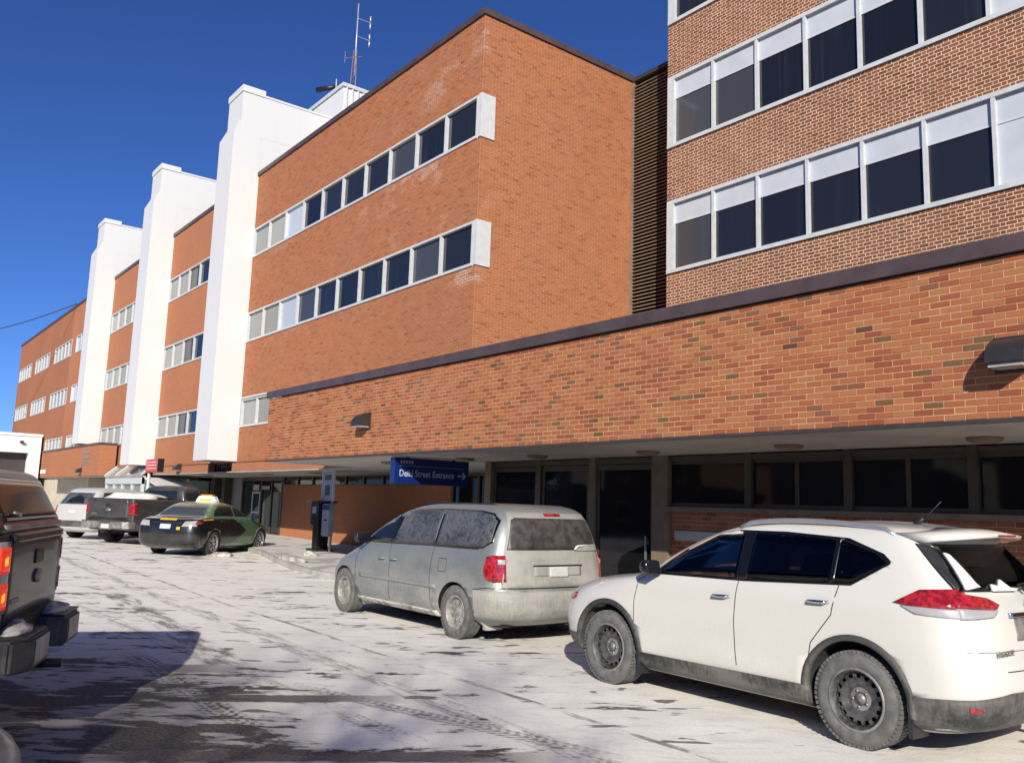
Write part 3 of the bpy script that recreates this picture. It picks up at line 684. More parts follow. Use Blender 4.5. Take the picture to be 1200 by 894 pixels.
# ------------------------------------------------------------------ pay station on the pavement
ps = thing('pay_station', 'black parking pay station with flat top on pavement before the brick wall', 'pay station', (-24.3, 11.8, gz(-24)+0.15))
zb = gz(-24.3)+0.14
B('base', 'black_metal', ps, (-24.66, -23.95, 11.5, 12.05, zb, zb+0.06), bevel=0.01)
B('pedestal', 'black_metal', ps, (-24.5, -24.1, 11.6, 11.95, zb+0.06, zb+0.75), bevel=0.02)
B('cabinet', 'black_metal', ps, (-24.62, -24.02, 11.55, 12.0, zb+0.75, zb+1.42), bevel=0.03)
B('roof', 'bronze', ps, (-24.72, -23.92, 11.45, 12.1, zb+1.42, zb+1.48), bevel=0.01)
B('screen', 'sign_grey', ps, (-24.45, -24.2, 11.538, 11.549, zb+1.1, zb+1.3))
tm = thing('ticket_machine', 'grey ticket machine on a post with sign panel above, beside the black pay station', 'ticket machine', (-23.7, 11.8, zb))
MB().tube([(-23.68, 11.8, zb), (-23.68, 11.8, zb+2.3)], 0.045, 8).build('post', 'steel_grey', tm)
B('cabinet', 'machine_grey', tm, (-23.93, -23.44, 11.6, 11.76, zb+0.45, zb+1.4), bevel=0.03)
B('slot', 'black_metal', tm, (-23.76, -23.58, 11.59, 11.599, zb+0.9, zb+0.95))
B('hood', 'sign_blue', tm, (-23.92, -23.45, 11.585, 11.599, zb+1.22, zb+1.36))
pn = B('sign_panel', 'sign_grey', tm, (-24.2, -23.5, 11.70, 11.74, zb+1.5, zb+2.36))
B('border', 'frame_white', pn, (-24.23, -24.2, 11.69, 11.75, zb+1.48, zb+2.38), (-23.5, -23.47, 11.69, 11.75, zb+1.48, zb+2.38), (-24.2, -23.5, 11.69, 11.75, zb+2.36, zb+2.39))
B('pictogram', 'black_metal', pn, (-24.0, -23.7, 11.69, 11.699, zb+1.65, zb+1.95), (-24.05, -23.65, 11.69, 11.699, zb+2.1, zb+2.25))
# snow lumps thrown on the kerb
def lump(name, x, y, z, sx, sy, sz, mat, label, seed):
    rnd = random.Random(seed); bm = bmesh.new(); bmesh.ops.create_icosphere(bm, subdivisions=3, radius=1)
    ph = [rnd.uniform(0, 6) for _ in range(6)]
    for v in bm.verts:
        c = v.co; k = 1+0.16*math.sin(3*c.x+ph[0])*math.cos(4*c.y+ph[1])+0.10*math.sin(7*c.z+ph[2]+3*c.x)+0.06*math.sin(11*c.y+ph[3])
        v.co = Vector((c.x*sx*k, c.y*sy*k, max(-0.2, c.z)*sz*k))
    me = bpy.data.meshes.new(name); bm.to_mesh(me); bm.free(); me.materials.append(M[mat])
    for q in me.polygons: q.use_smooth = True
    o = bpy.data.objects.new(name, me); COL.objects.link(o); o.location = (x, y, z); return tag(o, label, 'snow lump')
lump('snow_lump', -21.2, 9.5, gz(-21)+0.14, 0.85, 0.18, 0.09, 'snow_dirty', 'long dirty ridge of snow along the pavement kerb left of the van', 3)
lump('snow_lump', -22.4, 10.6, gz(-22)+0.14, 0.22, 0.2, 0.14, 'snow_dirty', 'brown lump of frozen slush at the foot of the pay station', 5)
lump('snow_lump', -17.0, 9.15, 0.18, 0.6, 0.25, 0.08, 'snow_white', 'low white snow heap on kerb in front of the silver van', 8)
lump('snow_lump', -24.6, 8.9, gz(-24)+0.0, 0.5, 0.35, 0.10, 'snow_dirty', 'dark slush clump by the front wheel of the green taxi', 9)
# orange barrel by the beige wall
ob = thing('orange_barrel', 'orange traffic barrel against the beige porch wall', 'barrel', (-44.6, 8.95, gz(-44.6)), 0, None, True)
m = MB(); m.lathe([(0.0, 0.0), (0.30, 0.0), (0.30, 0.05), (0.25, 0.06), (0.24, 0.4), (0.22, 0.41), (0.20, 0.85), (0.16, 0.95), (0.0, 0.97)], 18); m.v = [(a, c, b) for a, b, c in m.v]; m.build('drum', 'orange', ob, fix=True)
m = MB(); m.lathe([(0.246, 0.2), (0.246, 0.3)], 18); m.v = [(a, c, b) for a, b, c in m.v]; m.build('band', 'text_white', ob)
# ------------------------------------------------------------------ vehicles
def paint(name, col, rough=0.3, dirt=0.5, dirtcol=(0.40, 0.37, 0.33), metal=0.0, coat=0.6, two=None, top=0.85):
    """car paint with road salt and dirt thrown up the lower panels (object z in metres)"""
    n = N(name); p = n.obj(); x = n.xyz(p)
    c = (*col, 1)
    if two:
        lim = n.math('ADD', n.math('MULTIPLY', n.math('ABSOLUTE', n.math('SUBTRACT', x[2], 0.66)), -2.2), 0.42)
        k = n.math('MULTIPLY', n.math('LESS_THAN', x[0], lim), n.math('LESS_THAN', n.math('ADD', x[2], n.math('MULTIPLY', x[0], 0.03)), 0.985))
        c = n.mix(k, (*col, 1), (*two, 1))
    if dirt:
        h = n.smooth(x[2], 0.25, top, 1.0, 0.0)
        nz = n.noise(n.map(p, scale=(0.7, 0.7, 1.6)), 2.6, 6, 0.62)
        fine = n.noise(n.map(p, scale=(7, 7, 0.7)), 6, 4)
        f = n.math('MULTIPLY', n.math('ADD', n.math('MULTIPLY', h, 0.8), 0.22), n.smooth(n.math('ADD', n.math('MULTIPLY', nz, 0.7), n.math('MULTIPLY', fine, 0.3)), 0.36, 0.62))
        f = n.math('MULTIPLY', f, dirt, clamp=True)
        c = n.mix(f, c, dirtcol)
        n.val(n.b.inputs['Roughness'], n.smooth(f, 0, 0.6, rough, 0.75))
        n.val(n.b.inputs['Coat Weight'], n.smooth(f, 0, 0.5, coat, 0.0))
    else:
        setin(n.b, Roughness=rough); n.b.inputs['Coat Weight'].default_value = coat
    n.b.inputs['Coat Roughness'].default_value = 0.08
    n.color(c); setin(n.b, Metallic=metal)
paint('paint_pearl', (0.64, 0.625, 0.58), 0.22, 0.42, (0.50, 0.46, 0.40))
paint('paint_silver', (0.215, 0.235, 0.235), 0.36, 0.70, (0.46, 0.44, 0.40), 0.35, 0.35, top=1.15)
paint('paint_van_rear', (0.27, 0.27, 0.25), 0.6, 0.85, (0.46, 0.435, 0.39), 0.1, 0.0, top=2.0)
paint('paint_taxi', (0.075, 0.17, 0.085), 0.25, 0.14, (0.25, 0.24, 0.21), 0.0, 0.8, two=(0.008, 0.008, 0.009))
paint('paint_charcoal', (0.022, 0.020, 0.021), 0.4, 0.35, (0.11, 0.10, 0.095), 0.0, 0.25)
paint('paint_grey_truck', (0.045, 0.046, 0.048), 0.4, 0.8, (0.24, 0.225, 0.21), 0.3, 0.3)
paint('paint_frost', (0.50, 0.50, 0.49), 0.5, 0.9, (0.55, 0.52, 0.47), 0.2, 0.1)
paint('cladding', (0.025, 0.025, 0.025), 0.6, 0.55, (0.27, 0.25, 0.23), 0, 0)
glass('car_glass', (0.008, 0.010, 0.013), 0.03, 0, 0.6)
n = N('frosted_glass'); p = n.obj()
f_ = n.math('ADD', n.math('MULTIPLY', n.noise(p, 2.0, 6, 0.7), 0.5), n.math('MULTIPLY', n.noise(p, 26, 4, 0.7), 0.5))
n.color(n.mix(n.smooth(f_, 0.40, 0.62, 0.05, 0.55), (0.022, 0.026, 0.032), (0.17, 0.18, 0.195))); n.val(n.b.inputs['Roughness'], n.smooth(f_, 0.35, 0.6, 0.15, 0.6))
glass('cap_glass', (0.012, 0.010, 0.010), 0.12, 0, 0.12)
plain('rear_frost', (0.055, 0.052, 0.05), 0.45, 0, 0.45, 9)
plain('rear_glass', (0.045, 0.042, 0.042), 0.35, 0, 0.25, 4)
plain('cabin_dark', (0.035, 0.034, 0.034), 0.85); plain('seat_cloth', (0.045, 0.043, 0.042), 0.9, 0, 0.2, 20)
def tinted(name, tint):
    n = N(name); t = n.t; t.nodes.remove(n.b)
    tr = n.node('ShaderNodeBsdfTransparent'); tr.inputs[0].default_value = (*tint, 1)
    gl = n.node('ShaderNodeBsdfGlossy'); gl.inputs['Roughness'].default_value = 0.02
    fr = n.node('ShaderNodeFresnel'); fr.inputs[0].default_value = 1.45
    mx = n.node('ShaderNodeMixShader'); t.links.new(fr.outputs[0], mx.inputs[0]); t.links.new(tr.outputs[0], mx.inputs[1]); t.links.new(gl.outputs[0], mx.inputs[2])
    t.links.new(mx.outputs[0], t.nodes['Material Output'].inputs['Surface'])
tinted('clear_glass', (0.72, 0.76, 0.76)); tinted('privacy_glass', (0.33, 0.34, 0.36))
plain('gloss_black', (0.006, 0.006, 0.007), 0.18)
plain('dark_gap', (0.012, 0.012, 0.012), 0.8)
plain('rubber', (0.045, 0.044, 0.043), 0.85, 0, 0.35, 14, 0.3)
plain('rubber_dusty', (0.13, 0.125, 0.12), 0.9, 0, 0.25, 12, 0.3)
plain('wheel_black', (0.075, 0.073, 0.072), 0.55, 0.2, 0.6, 18)
plain('wheel_dirty', (0.33, 0.31, 0.285), 0.6, 0.3, 0.3, 16)
plain('wheel_alloy', (0.50, 0.50, 0.49), 0.35, 0.8, 0.2, 16)
plain('chrome', (0.62, 0.63, 0.65), 0.15, 1.0, 0.05)
plain('chrome_dirty', (0.28, 0.27, 0.26), 0.5, 0.5, 0.3, 8)
plain('rail_silver', (0.42, 0.44, 0.49), 0.35, 0.6, 0.05)
plain('plate_white', (0.55, 0.55, 0.54), 0.5, 0, 0.08, 20)
plain('plate_blue', (0.45, 0.55, 0.72), 0.5)
plain('lamp_clear', (0.45, 0.43, 0.43), 0.2, 0.2)
plain('yellow_print', (0.75, 0.42, 0.03), 0.5)
n = N('lamp_red'); p = n.obj(); n.color(n.mix(n.smooth(n.noise(p, 22, 3), 0.4, 0.6), (0.20, 0.008, 0.012), (0.42, 0.02, 0.026))); setin(n.b, Roughness=0.10); n.b.inputs['Coat Weight'].default_value = 1.0
n = N('lamp_lit'); n.color((0.6, 0.03, 0.01)); setin(n.b, Roughness=0.2); n.b.inputs['Emission Color'].default_value = (1.0, 0.05, 0.01, 1); n.b.inputs['Emission Strength'].default_value = 0.45
n = N('lamp_lit_core'); n.color((0.8, 0.3, 0.02)); n.b.inputs['Emission Color'].default_value = (1.0, 0.40, 0.03, 1); n.b.inputs['Emission Strength'].default_value = 0.9
n = N('lamp_headlight'); n.color((0.5, 0.5, 0.5)); setin(n.b, Roughness=0.1)

def pchip(xs, ys):
    n_ = len(xs); h = [xs[i+1]-xs[i] for i in range(n_-1)]; d = [(ys[i+1]-ys[i])/h[i] for i in range(n_-1)]
    m = [d[0]]+[0 if d[i-1]*d[i] <= 0 else 3*(h[i-1]+h[i])/((2*h[i]+h[i-1])/d[i-1]+(h[i]+2*h[i-1])/d[i]) for i in range(1, n_-1)]+[d[-1]]
    def f(x):
        if x <= xs[0]: return ys[0]
        if x >= xs[-1]: return ys[-1]
        i = 0
        while xs[i+1] < x: i += 1
        t = (x-xs[i])/h[i]
        return (1+2*t)*(1-t)**2*ys[i]+t*(1-t)**2*h[i]*m[i]+t*t*(3-2*t)*ys[i+1]+t*t*(t-1)*h[i]*m[i+1]
    return f
class Shell:
    """body made of horizontal slices: z, front x, rear x, half width, front corner length, rear corner length"""
    def __init__(s, lv, pf=2.6, pr=3.4):
        z = [l[0] for l in lv]; s.lv = lv; s.z0, s.z1 = z[0], z[-1]; s.pf, s.pr = pf, pr
        s.fn = [pchip(z, [l[k] for l in lv]) for k in range(1, 6)]
    def at(s, z): return [f(z) for f in s.fn]
    def half(s, x, z):
        xf, xr, w_, rf, rr = s.at(z)
        if x > xf-rf: u = min(1, (x-xf+rf)/rf); return w_*max(0, 1-u**s.pf)**(1/s.pf)
        if x < xr+rr: u = min(1, (xr+rr-x)/rr); return w_*max(0, 1-u**s.pr)**(1/s.pr)
        return w_
    def rear(s, y, z):
        xf, xr, w_, rf, rr = s.at(z); a = min(0.999, abs(y)/w_); return xr+rr-rr*(1-a**s.pr)**(1/s.pr)
    def front(s, y, z):
        xf, xr, w_, rf, rr = s.at(z); a = min(0.999, abs(y)/w_); return xf-rf+rf*(1-a**s.pf)**(1/s.pf)
    def ring(s, z, nc=12, ns=22):
        xf, xr, w_, rf, rr = s.at(z); half = []
        for i in range(nc+1):
            t = math.pi/2*(1-i/nc); half.append((xf-rf+rf*math.sin(t)**(2/s.pf), w_*math.cos(t)**(2/s.pf) if i else 0.0))
        for i in range(1, ns): half.append(((xf-rf)+(xr+rr-xf+rf)*i/ns, w_))
        for i in range(nc+1):
            t = math.pi/2*i/nc; half.append((xr+rr-rr*math.sin(t)**(2/s.pr), w_*math.cos(t)**(2/s.pr) if i < nc else 0.0))
        return half+[(x, -y) for x, y in half[-2:0:-1]]
    def zs(s, step=0.022):
        z = s.z0; out = [z]
        while z < s.z1-1e-6:
            dz = 0.05
            for _ in range(6):
                z2 = min(s.z1, z+dz); a, b = s.at(z), s.at(z2)
                if max(abs(a[0]-b[0]), abs(a[1]-b[1]), abs(a[2]-b[2])*1.5) > 0.10 and dz > 0.004: dz *= 0.5
                else: break
            z = min(s.z1, z+dz); out.append(z)
        return out
    def body(s, name, mats, parent, arches=()):
        m = MB(); zs = s.zs(); k = None; vs = []
        for z in zs:
            r = s.ring(z); k = len(r); vs += [(x, y, z) for x, y in r]
        fs = []
        for j in range(len(zs)-1):
            for i in range(k): fs.append((j*k+(i+1) % k, j*k+i, (j+1)*k+i, (j+1)*k+(i+1) % k))
        fs.append(tuple(range(k))); fs.append(tuple(range(len(zs)*k-1, (len(zs)-1)*k-1, -1)))
        m.add(vs, fs, 0, smooth=True)
        o = m.build(name, mats, parent, fix=True)
        for x, z, r, ysd in [(*a_, sg_) for a_ in arches for sg_ in (-1.03, 1.03)]:
            bm = bmesh.new()
            bmesh.ops.create_cone(bm, cap_ends=True, segments=40, radius1=r, radius2=r, depth=1.0)
            bmesh.ops.rotate(bm, verts=bm.verts, cent=(0, 0, 0), matrix=Matrix.Rotation(math.pi/2, 3, 'X')); bmesh.ops.translate(bm, verts=bm.verts, vec=(x, ysd, z))
            bmesh.ops.recalc_face_normals(bm, faces=bm.faces)
            me = bpy.data.meshes.new('cut'); bm.to_mesh(me); bm.free(); c = bpy.data.objects.new('cut', me); COL.objects.link(c)
            c.matrix_world = Matrix()
            md = o.modifiers.new('b', 'BOOLEAN'); md.operation = 'DIFFERENCE'; md.object = c; md.solver = 'EXACT'
            par = o.parent; o.parent = None
            bpy.context.view_layer.update(); dg = bpy.context.evaluated_depsgraph_get()
            nm = bpy.data.meshes.new_from_object(o.evaluated_get(dg)); o.modifiers.clear(); old = o.data; o.data = nm
            bpy.data.meshes.remove(old); bpy.data.objects.remove(c); bpy.data.meshes.remove(me); o.parent = par
            for q in nm.polygons:
                d = math.hypot(q.center.x-x, q.center.z-z)
                q.use_smooth = True
                if d < r*1.01 and (abs(q.normal.y) < 0.5 or abs(abs(q.center.y)-0.53) < 0.01) and all(abs(math.hypot(nm.vertices[i].co.x-x, nm.vertices[i].co.z-z)-r) < 0.004 or abs(abs(nm.vertices[i].co.y)-0.53) < 0.005 for i in q.vertices):
                    q.material_index = 1; q.use_smooth = False
            o.data.name = name
        return o
def bool_cut(o, me):
    """subtract a closed mesh (in the thing's own space) from a part; cut faces take the part's second material"""
    c = bpy.data.objects.new('cut', me); COL.objects.link(c)
    me.materials.clear()
    for m_ in o.data.materials: me.materials.append(m_)
    k = min(1, len(o.data.materials)-1)
    for q in me.polygons: q.material_index = k
    par = o.parent; o.parent = None
    md = o.modifiers.new('b', 'BOOLEAN'); md.operation = 'DIFFERENCE'; md.object = c; md.solver = 'EXACT'
    bpy.context.view_layer.update(); dg = bpy.context.evaluated_depsgraph_get()
    nm = bpy.data.meshes.new_from_object(o.evaluated_get(dg)); o.modifiers.clear(); old = o.data; o.data = nm; nm.name = o.name
    bpy.data.meshes.remove(old); bpy.data.objects.remove(c); o.parent = par
def closed(mb):
    me = mb.mesh('cutter', 'dark_gap'); bm = bmesh.new(); bm.from_mesh(me); bmesh.ops.remove_doubles(bm, verts=bm.verts, dist=1e-5); bmesh.ops.recalc_face_normals(bm, faces=bm.faces)
    if bm.calc_volume(signed=True) < 0: bmesh.ops.reverse_faces(bm, faces=bm.faces)
    bm.to_mesh(me); bm.free(); return me
def shell_mb(sh):
    m = MB(); zs = sh.zs(); vs = []; fs = []
    for z in zs:
        r = sh.ring(z, 8, 10); k = len(r); vs += [(x, y, z) for x, y in r]
    for j in range(len(zs)-1):
        for i in range(k): fs.append((j*k+(i+1) % k, j*k+i, (j+1)*k+i, (j+1)*k+(i+1) % k))
    fs.append(tuple(range(k))); fs.append(tuple(range(len(zs)*k-1, (len(zs)-1)*k-1, -1)))
    return m.add(vs, fs)
def poly_span(poly, x):
    zs = []
    for i in range(len(poly)):
        (x0, z0), (x1, z1) = poly[i], poly[(i+1) % len(poly)]
        if x0 == x1: continue
        if min(x0, x1)-1e-9 <= x <= max(x0, x1)+1e-9: zs.append(z0+(z1-z0)*(x-x0)/(x1-x0))
    return (min(zs), max(zs)) if zs else (0, 0)
def patch(fn, poly, off, thick, nu=18, nv=5):
    """thin solid patch lying on a surface; fn(u, z, off) gives the point, poly outlines it in (u, z)"""
    us = sorted(set([p[0] for p in poly])); lo, hi = us[0], us[-1]
    cols = sorted(set(us+[lo+(hi-lo)*i/nu for i in range(nu+1)])); m = MB(); vs = []
    cols = [c for i, c in enumerate(cols) if i == 0 or c-cols[i-1] > 1e-4]
    eps = (hi-lo)*1e-3
    for d in (off, off-thick):
        for i, u in enumerate(cols):
            uu = min(max(u, lo+eps), hi-eps); a, b = poly_span(poly, uu)
            for j in range(nv+1): vs.append(fn(u, a+(b-a)*j/nv, d))
    k = nv+1; c = len(cols); fs = []
    for i in range(c-1):
        for j in range(nv):
            q = (i*k+j, (i+1)*k+j, (i+1)*k+j+1, i*k+j+1); fs.append(q); fs.append(tuple(v+c*k for v in q[::-1]))
    for i in range(c-1):
        for j, rev in ((0, False), (nv, True)):
            q = (i*k+j, i*k+j+c*k, (i+1)*k+j+c*k, (i+1)*k+j); fs.append(q if not rev else q[::-1])
    for i, rev in ((0, True), (c-1, False)):
        for j in range(nv):
            q = (i*k+j, i*k+j+c*k, i*k+j+1+c*k, i*k+j+1); fs.append(q if not rev else q[::-1])
    m.add(vs, fs, 0, smooth=True); return m
class Car:
    def __init__(s, root, shell): s.r, s.s = root, shell
    def side_fn(s, sg, sh=None):
        sh = sh or s.s
        def fn(x, z, d):
            q = sh.at(z); x = min(max(x, q[1]+0.012), q[0]-0.012); return (x, sg*(sh.half(x, z)+d), z)
        return fn
    def side(s, name, poly, mat, off=0.006, thick=0.02, sides=(1, -1), parent=None, nu=18, nv=5, sh=None):
        out = []
        for sg in sides: out.append(patch(s.side_fn(sg, sh), poly, off, thick, nu, nv).build(name, mat, parent or s.r, fix=True))
        return out
    def rear(s, name, poly, mat, off=0.006, thick=0.02, parent=None, nu=18, nv=5, sh=None):
        sh = sh or s.s
        return patch(lambda y, z, d: (sh.rear(y, z)-d, y, z), poly, off, thick, nu, nv).build(name, mat, parent or s.r, fix=True)
    def front(s, name, poly, mat, off=0.006, thick=0.02, parent=None, nu=18, nv=5, sh=None):
        sh = sh or s.s
        return patch(lambda y, z, d: (sh.front(y, z)+d, y, z), poly, off, thick, nu, nv).build(name, mat, parent or s.r, fix=True)
    def seam(s, name, pts, wd=0.008, sides=(1, -1), mat='dark_gap'):
        for sg in sides:
            m = MB()
            for (x0, z0), (x1, z1) in zip(pts[:-1], pts[1:]):
                L = math.hypot(x1-x0, z1-z0); nx_, nz_ = -(z1-z0)/L*wd/2, (x1-x0)/L*wd/2; kk = max(2, int(L/0.06))
                for i in range(kk):
                    t0, t1 = i/kk, (i+1)/kk
                    q = []
                    for t, e in ((t0, 1), (t1, 1), (t1, -1), (t0, -1)):
                        X, Z = x0+(x1-x0)*t+nx_*e, z0+(z1-z0)*t+nz_*e; q.append((X, sg*(s.s.half(X, Z)+0.0025), Z))
                    m.add(q, [(0, 1, 2, 3)])
            m.build(name, mat, s.r)
    def arch(s, name, x, z, r0, r1, a0, a1, mat, off=0.02, sides=(1, -1)):
        for sg in sides:
            m = MB(); ns_ = 28; vs = []
            for d in (off, -0.03):
                for i in range(ns_+1):
                    a = a0+(a1-a0)*i/ns_
                    for r in (r0, (r0+r1)/2, r1):
                        X, Z = x+r*math.cos(a), z+r*math.sin(a); dd = d if (r != r1 or d < 0) else d*0.6
                        vs.append((X, sg*(s.s.half(X, max(Z, s.s.z0+0.1))+dd), Z))
            K = (ns_+1)*3; fs = []
            for i in range(ns_):
                b = i*3
                for j in range(2): fs.append((b+j, b+j+1, b+j+4, b+j+3))
                fs.append((b, b+3, b+3+K, b+K)); fs.append((b+2, b+2+K, b+5+K, b+5))
            m.add(vs, fs, 0, smooth=True); m.build(name, mat, s.r, fix=True)
WH = {}
def wheel_mesh(key, r, wd, rr, style, rimmat, tyremat):
    if key in WH: return WH[key]
    t = MB(); h = wd/2
    t.lathe([(rr-0.01, -h*0.80), (rr+0.012, -h*0.98), (rr+(r-rr)*0.5, -h*1.06), (r-0.03, -h*0.98), (r-0.008, -h*0.80), (r, -h*0.5), (r, h*0.5), (r-0.008, h*0.80), (r-0.03, h*0.98), (rr+(r-rr)*0.5, h*1.06), (rr+0.012, h*0.98), (rr-0.01, h*0.80)], 44)
    # tread blocks
    for k in range(60):
        a = 2*math.pi*k/60
        for y0, y1 in ((-h*0.92, -h*0.55), (-h*0.45, -h*0.05), (h*0.05, h*0.45), (h*0.55, h*0.92)):
            a0, a1 = a+(0.02 if y0 > 0 else 0), a+0.075+(0.02 if y0 > 0 else 0); R0, R1 = r-0.02, r+0.004
            P = [(R*math.cos(q), y, R*math.sin(q)) for R in (R0, R1) for q, y in ((a0, y0), (a1, y0), (a1, y1), (a0, y1))]
            t.add(P, [(4, 5, 6, 7), (0, 1, 5, 4), (1, 2, 6, 5), (2, 3, 7, 6), (3, 0, 4, 7)])
    tyre = t.mesh('tyre', tyremat)
    m = MB()
    m.lathe([(rr+0.014, h*0.92), (rr+0.012, h*1.0), (rr-0.006, h*0.98)], 40, 1 if style == 'steel' else 0); m.lathe([(rr-0.006, h*0.98), (rr-0.022, h*0.80), (rr-0.030, h*0.46), (rr-0.036, -h*0.8)], 40)     # rim flange and barrel
    if style == 'steel':
        NH = 16; nseg = NH*4; rows = [(0.0, h*0.34), (0.035, h*0.36), (0.055, h*0.30), (0.085, h*0.34), (rr*0.60, h*0.50), (rr*0.70, h*0.58), (rr*0.765, h*0.60), (rr*0.83, h*0.58), (rr-0.028, h*0.46)]
        vs = []; fs = []
        for k in range(nseg):
            a = 2*math.pi*k/nseg
            for q, y in rows: vs.append((q*math.cos(a), y, q*math.sin(a)))
        L = len(rows)
        for k in range(nseg):
            k2 = (k+1) % nseg
            for i in range(L-1):
                if i in (5, 6) and k % 4 in (0, 1): continue
                fs.append((k*L+i, k2*L+i, k2*L+i+1, k*L+i+1))
        m.add(vs, fs, 0, smooth=True)
        for k in range(5):
            a = 2*math.pi*k/5; x, z = 0.062*math.cos(a), 0.062*math.sin(a); m.tube([(x, h*0.33, z), (x, h*0.46, z)], 0.012, 6, 1)
        m.tube([(0, h*0.33, 0), (0, h*0.47, 0)], 0.042, 14, 1); m.lathe([(0.085, h*0.345), (0.05, h*0.37)], 20, 1)
    elif style == 'cap':
        m.lathe([(0.0, h*0.5), (0.05, h*0.5), (0.06, h*0.40), (rr*0.5, h*0.46), (rr*0.62, h*0.40), (rr*0.72, h*0.44), (rr-0.03, h*0.40)], 40)
        for k in range(8):
            a = 2*math.pi*k/8; x, z = rr*0.55*math.cos(a), rr*0.55*math.sin(a); m.tube([(x, h*0.43, z), (x, h*0.475, z)], 0.022, 8, 1)
    else:
        for k in range(7):
            a = 2*math.pi*k/7
            for da in (-0.12, 0.12):
                p0 = (0.05*math.cos(a), h*0.55, 0.05*math.sin(a)); p1 = ((rr-0.03)*math.cos(a+da), h*0.72, (rr-0.03)*math.sin(a+da)); m.tube([p0, p1], [0.03, 0.02], 6)
        m.tube([(0, h*0.4, 0), (0, h*0.66, 0)], 0.06, 16)
    rim = m.mesh('rim', [rimmat, 'chrome_dirty'])
    hb = MB(); hb.lathe([(0.0, h*0.2), (rr-0.035, h*0.2), (rr-0.035, -h*0.8), (0.0, -h*0.8)], 24); hub = hb.mesh('wheel', 'dark_gap')
    WH[key] = (hub, tyre, rim); return WH[key]
def wheels(root, pts, r, wd, rr, style, rimmat, tyremat='rubber', key=None):
    me = wheel_mesh(key or (r, wd, rr, style, rimmat, tyremat), r, wd, rr, style, rimmat, tyremat)
    for x, y in pts:
        hub = bpy.data.objects.new('wheel', me[0]); COL.objects.link(hub); attach(hub, root); hub.location = (x, y, r)
        hub.rotation_euler = (0, random.uniform(0, 1), 0 if y > 0 else math.pi)
        for nm, k in (('tyre', 1), ('rim', 2)):
            c = bpy.data.objects.new(nm, me[k]); COL.objects.link(c); attach(c, hub)
def rounded(m, x0, x1, y0, y1, z0, z1): m.box(x0, x1, y0, y1, z0, z1); return m
def mirror(root, x, y, z, mat, sg, s=1.0, glassm='car_glass'):
    m = MB(); ns_, nr = 14, 8; vs = []; fs = []
    for j in range(nr+1):
        t = j/nr; X = -0.075+0.17*t; k = (1-max(0, (t-0.25)/0.75)**2.2)**0.5 if t < 1 else 0.12
        for i in range(ns_):
            a = 2*math.pi*i/ns_; c, d = math.cos(a), math.sin(a)
            vs.append((x+X*s, y+sg*(0.125*s+0.125*s*k*math.copysign(abs(c)**0.6, c)), z+0.085*s*k*math.copysign(abs(d)**0.6, d)))
    for j in range(nr):
        for i in range(ns_): fs.append((j*ns_+i, j*ns_+(i+1) % ns_, (j+1)*ns_+(i+1) % ns_, (j+1)*ns_+i))
    fs.append(tuple(range(ns_))); fs.append(tuple(range(nr*ns_, (nr+1)*ns_)))
    m.add(vs, fs, 0, smooth=True); o = m.build('mirror', mat, root, fix=True)
    mg = MB(); mg.prism([(x-0.118*s, z-0.07*s), (x-0.077*s, z-0.07*s), (x-0.0755*s, z+0.07*s), (x-0.0775*s, z+0.07*s)], y+sg*0.02*s, y+sg*0.232*s, 'y'); mg.build('mirror_glass', glassm, o, fix=True)
    B('mirror_stalk', 'black_plastic', o, (x-0.03, x+0.06, y-sg*0.16, y+sg*0.05, z-0.08*s, z-0.02*s))
    return o
def handle(root, x, z, sh, sg, mat, L=0.19):
    y = sh.half(x, z); m = MB()
    m.tube([(x+L/2, sg*(y-0.005), z), (x+L/2-0.03, sg*(y+0.032), z+0.004), (x-L/2+0.03, sg*(y+0.032), z+0.008), (x-L/2, sg*(y-0.005), z+0.008)], [0.012, 0.015, 0.015, 0.012], 8)
    return m.build('door_handle', mat, root)

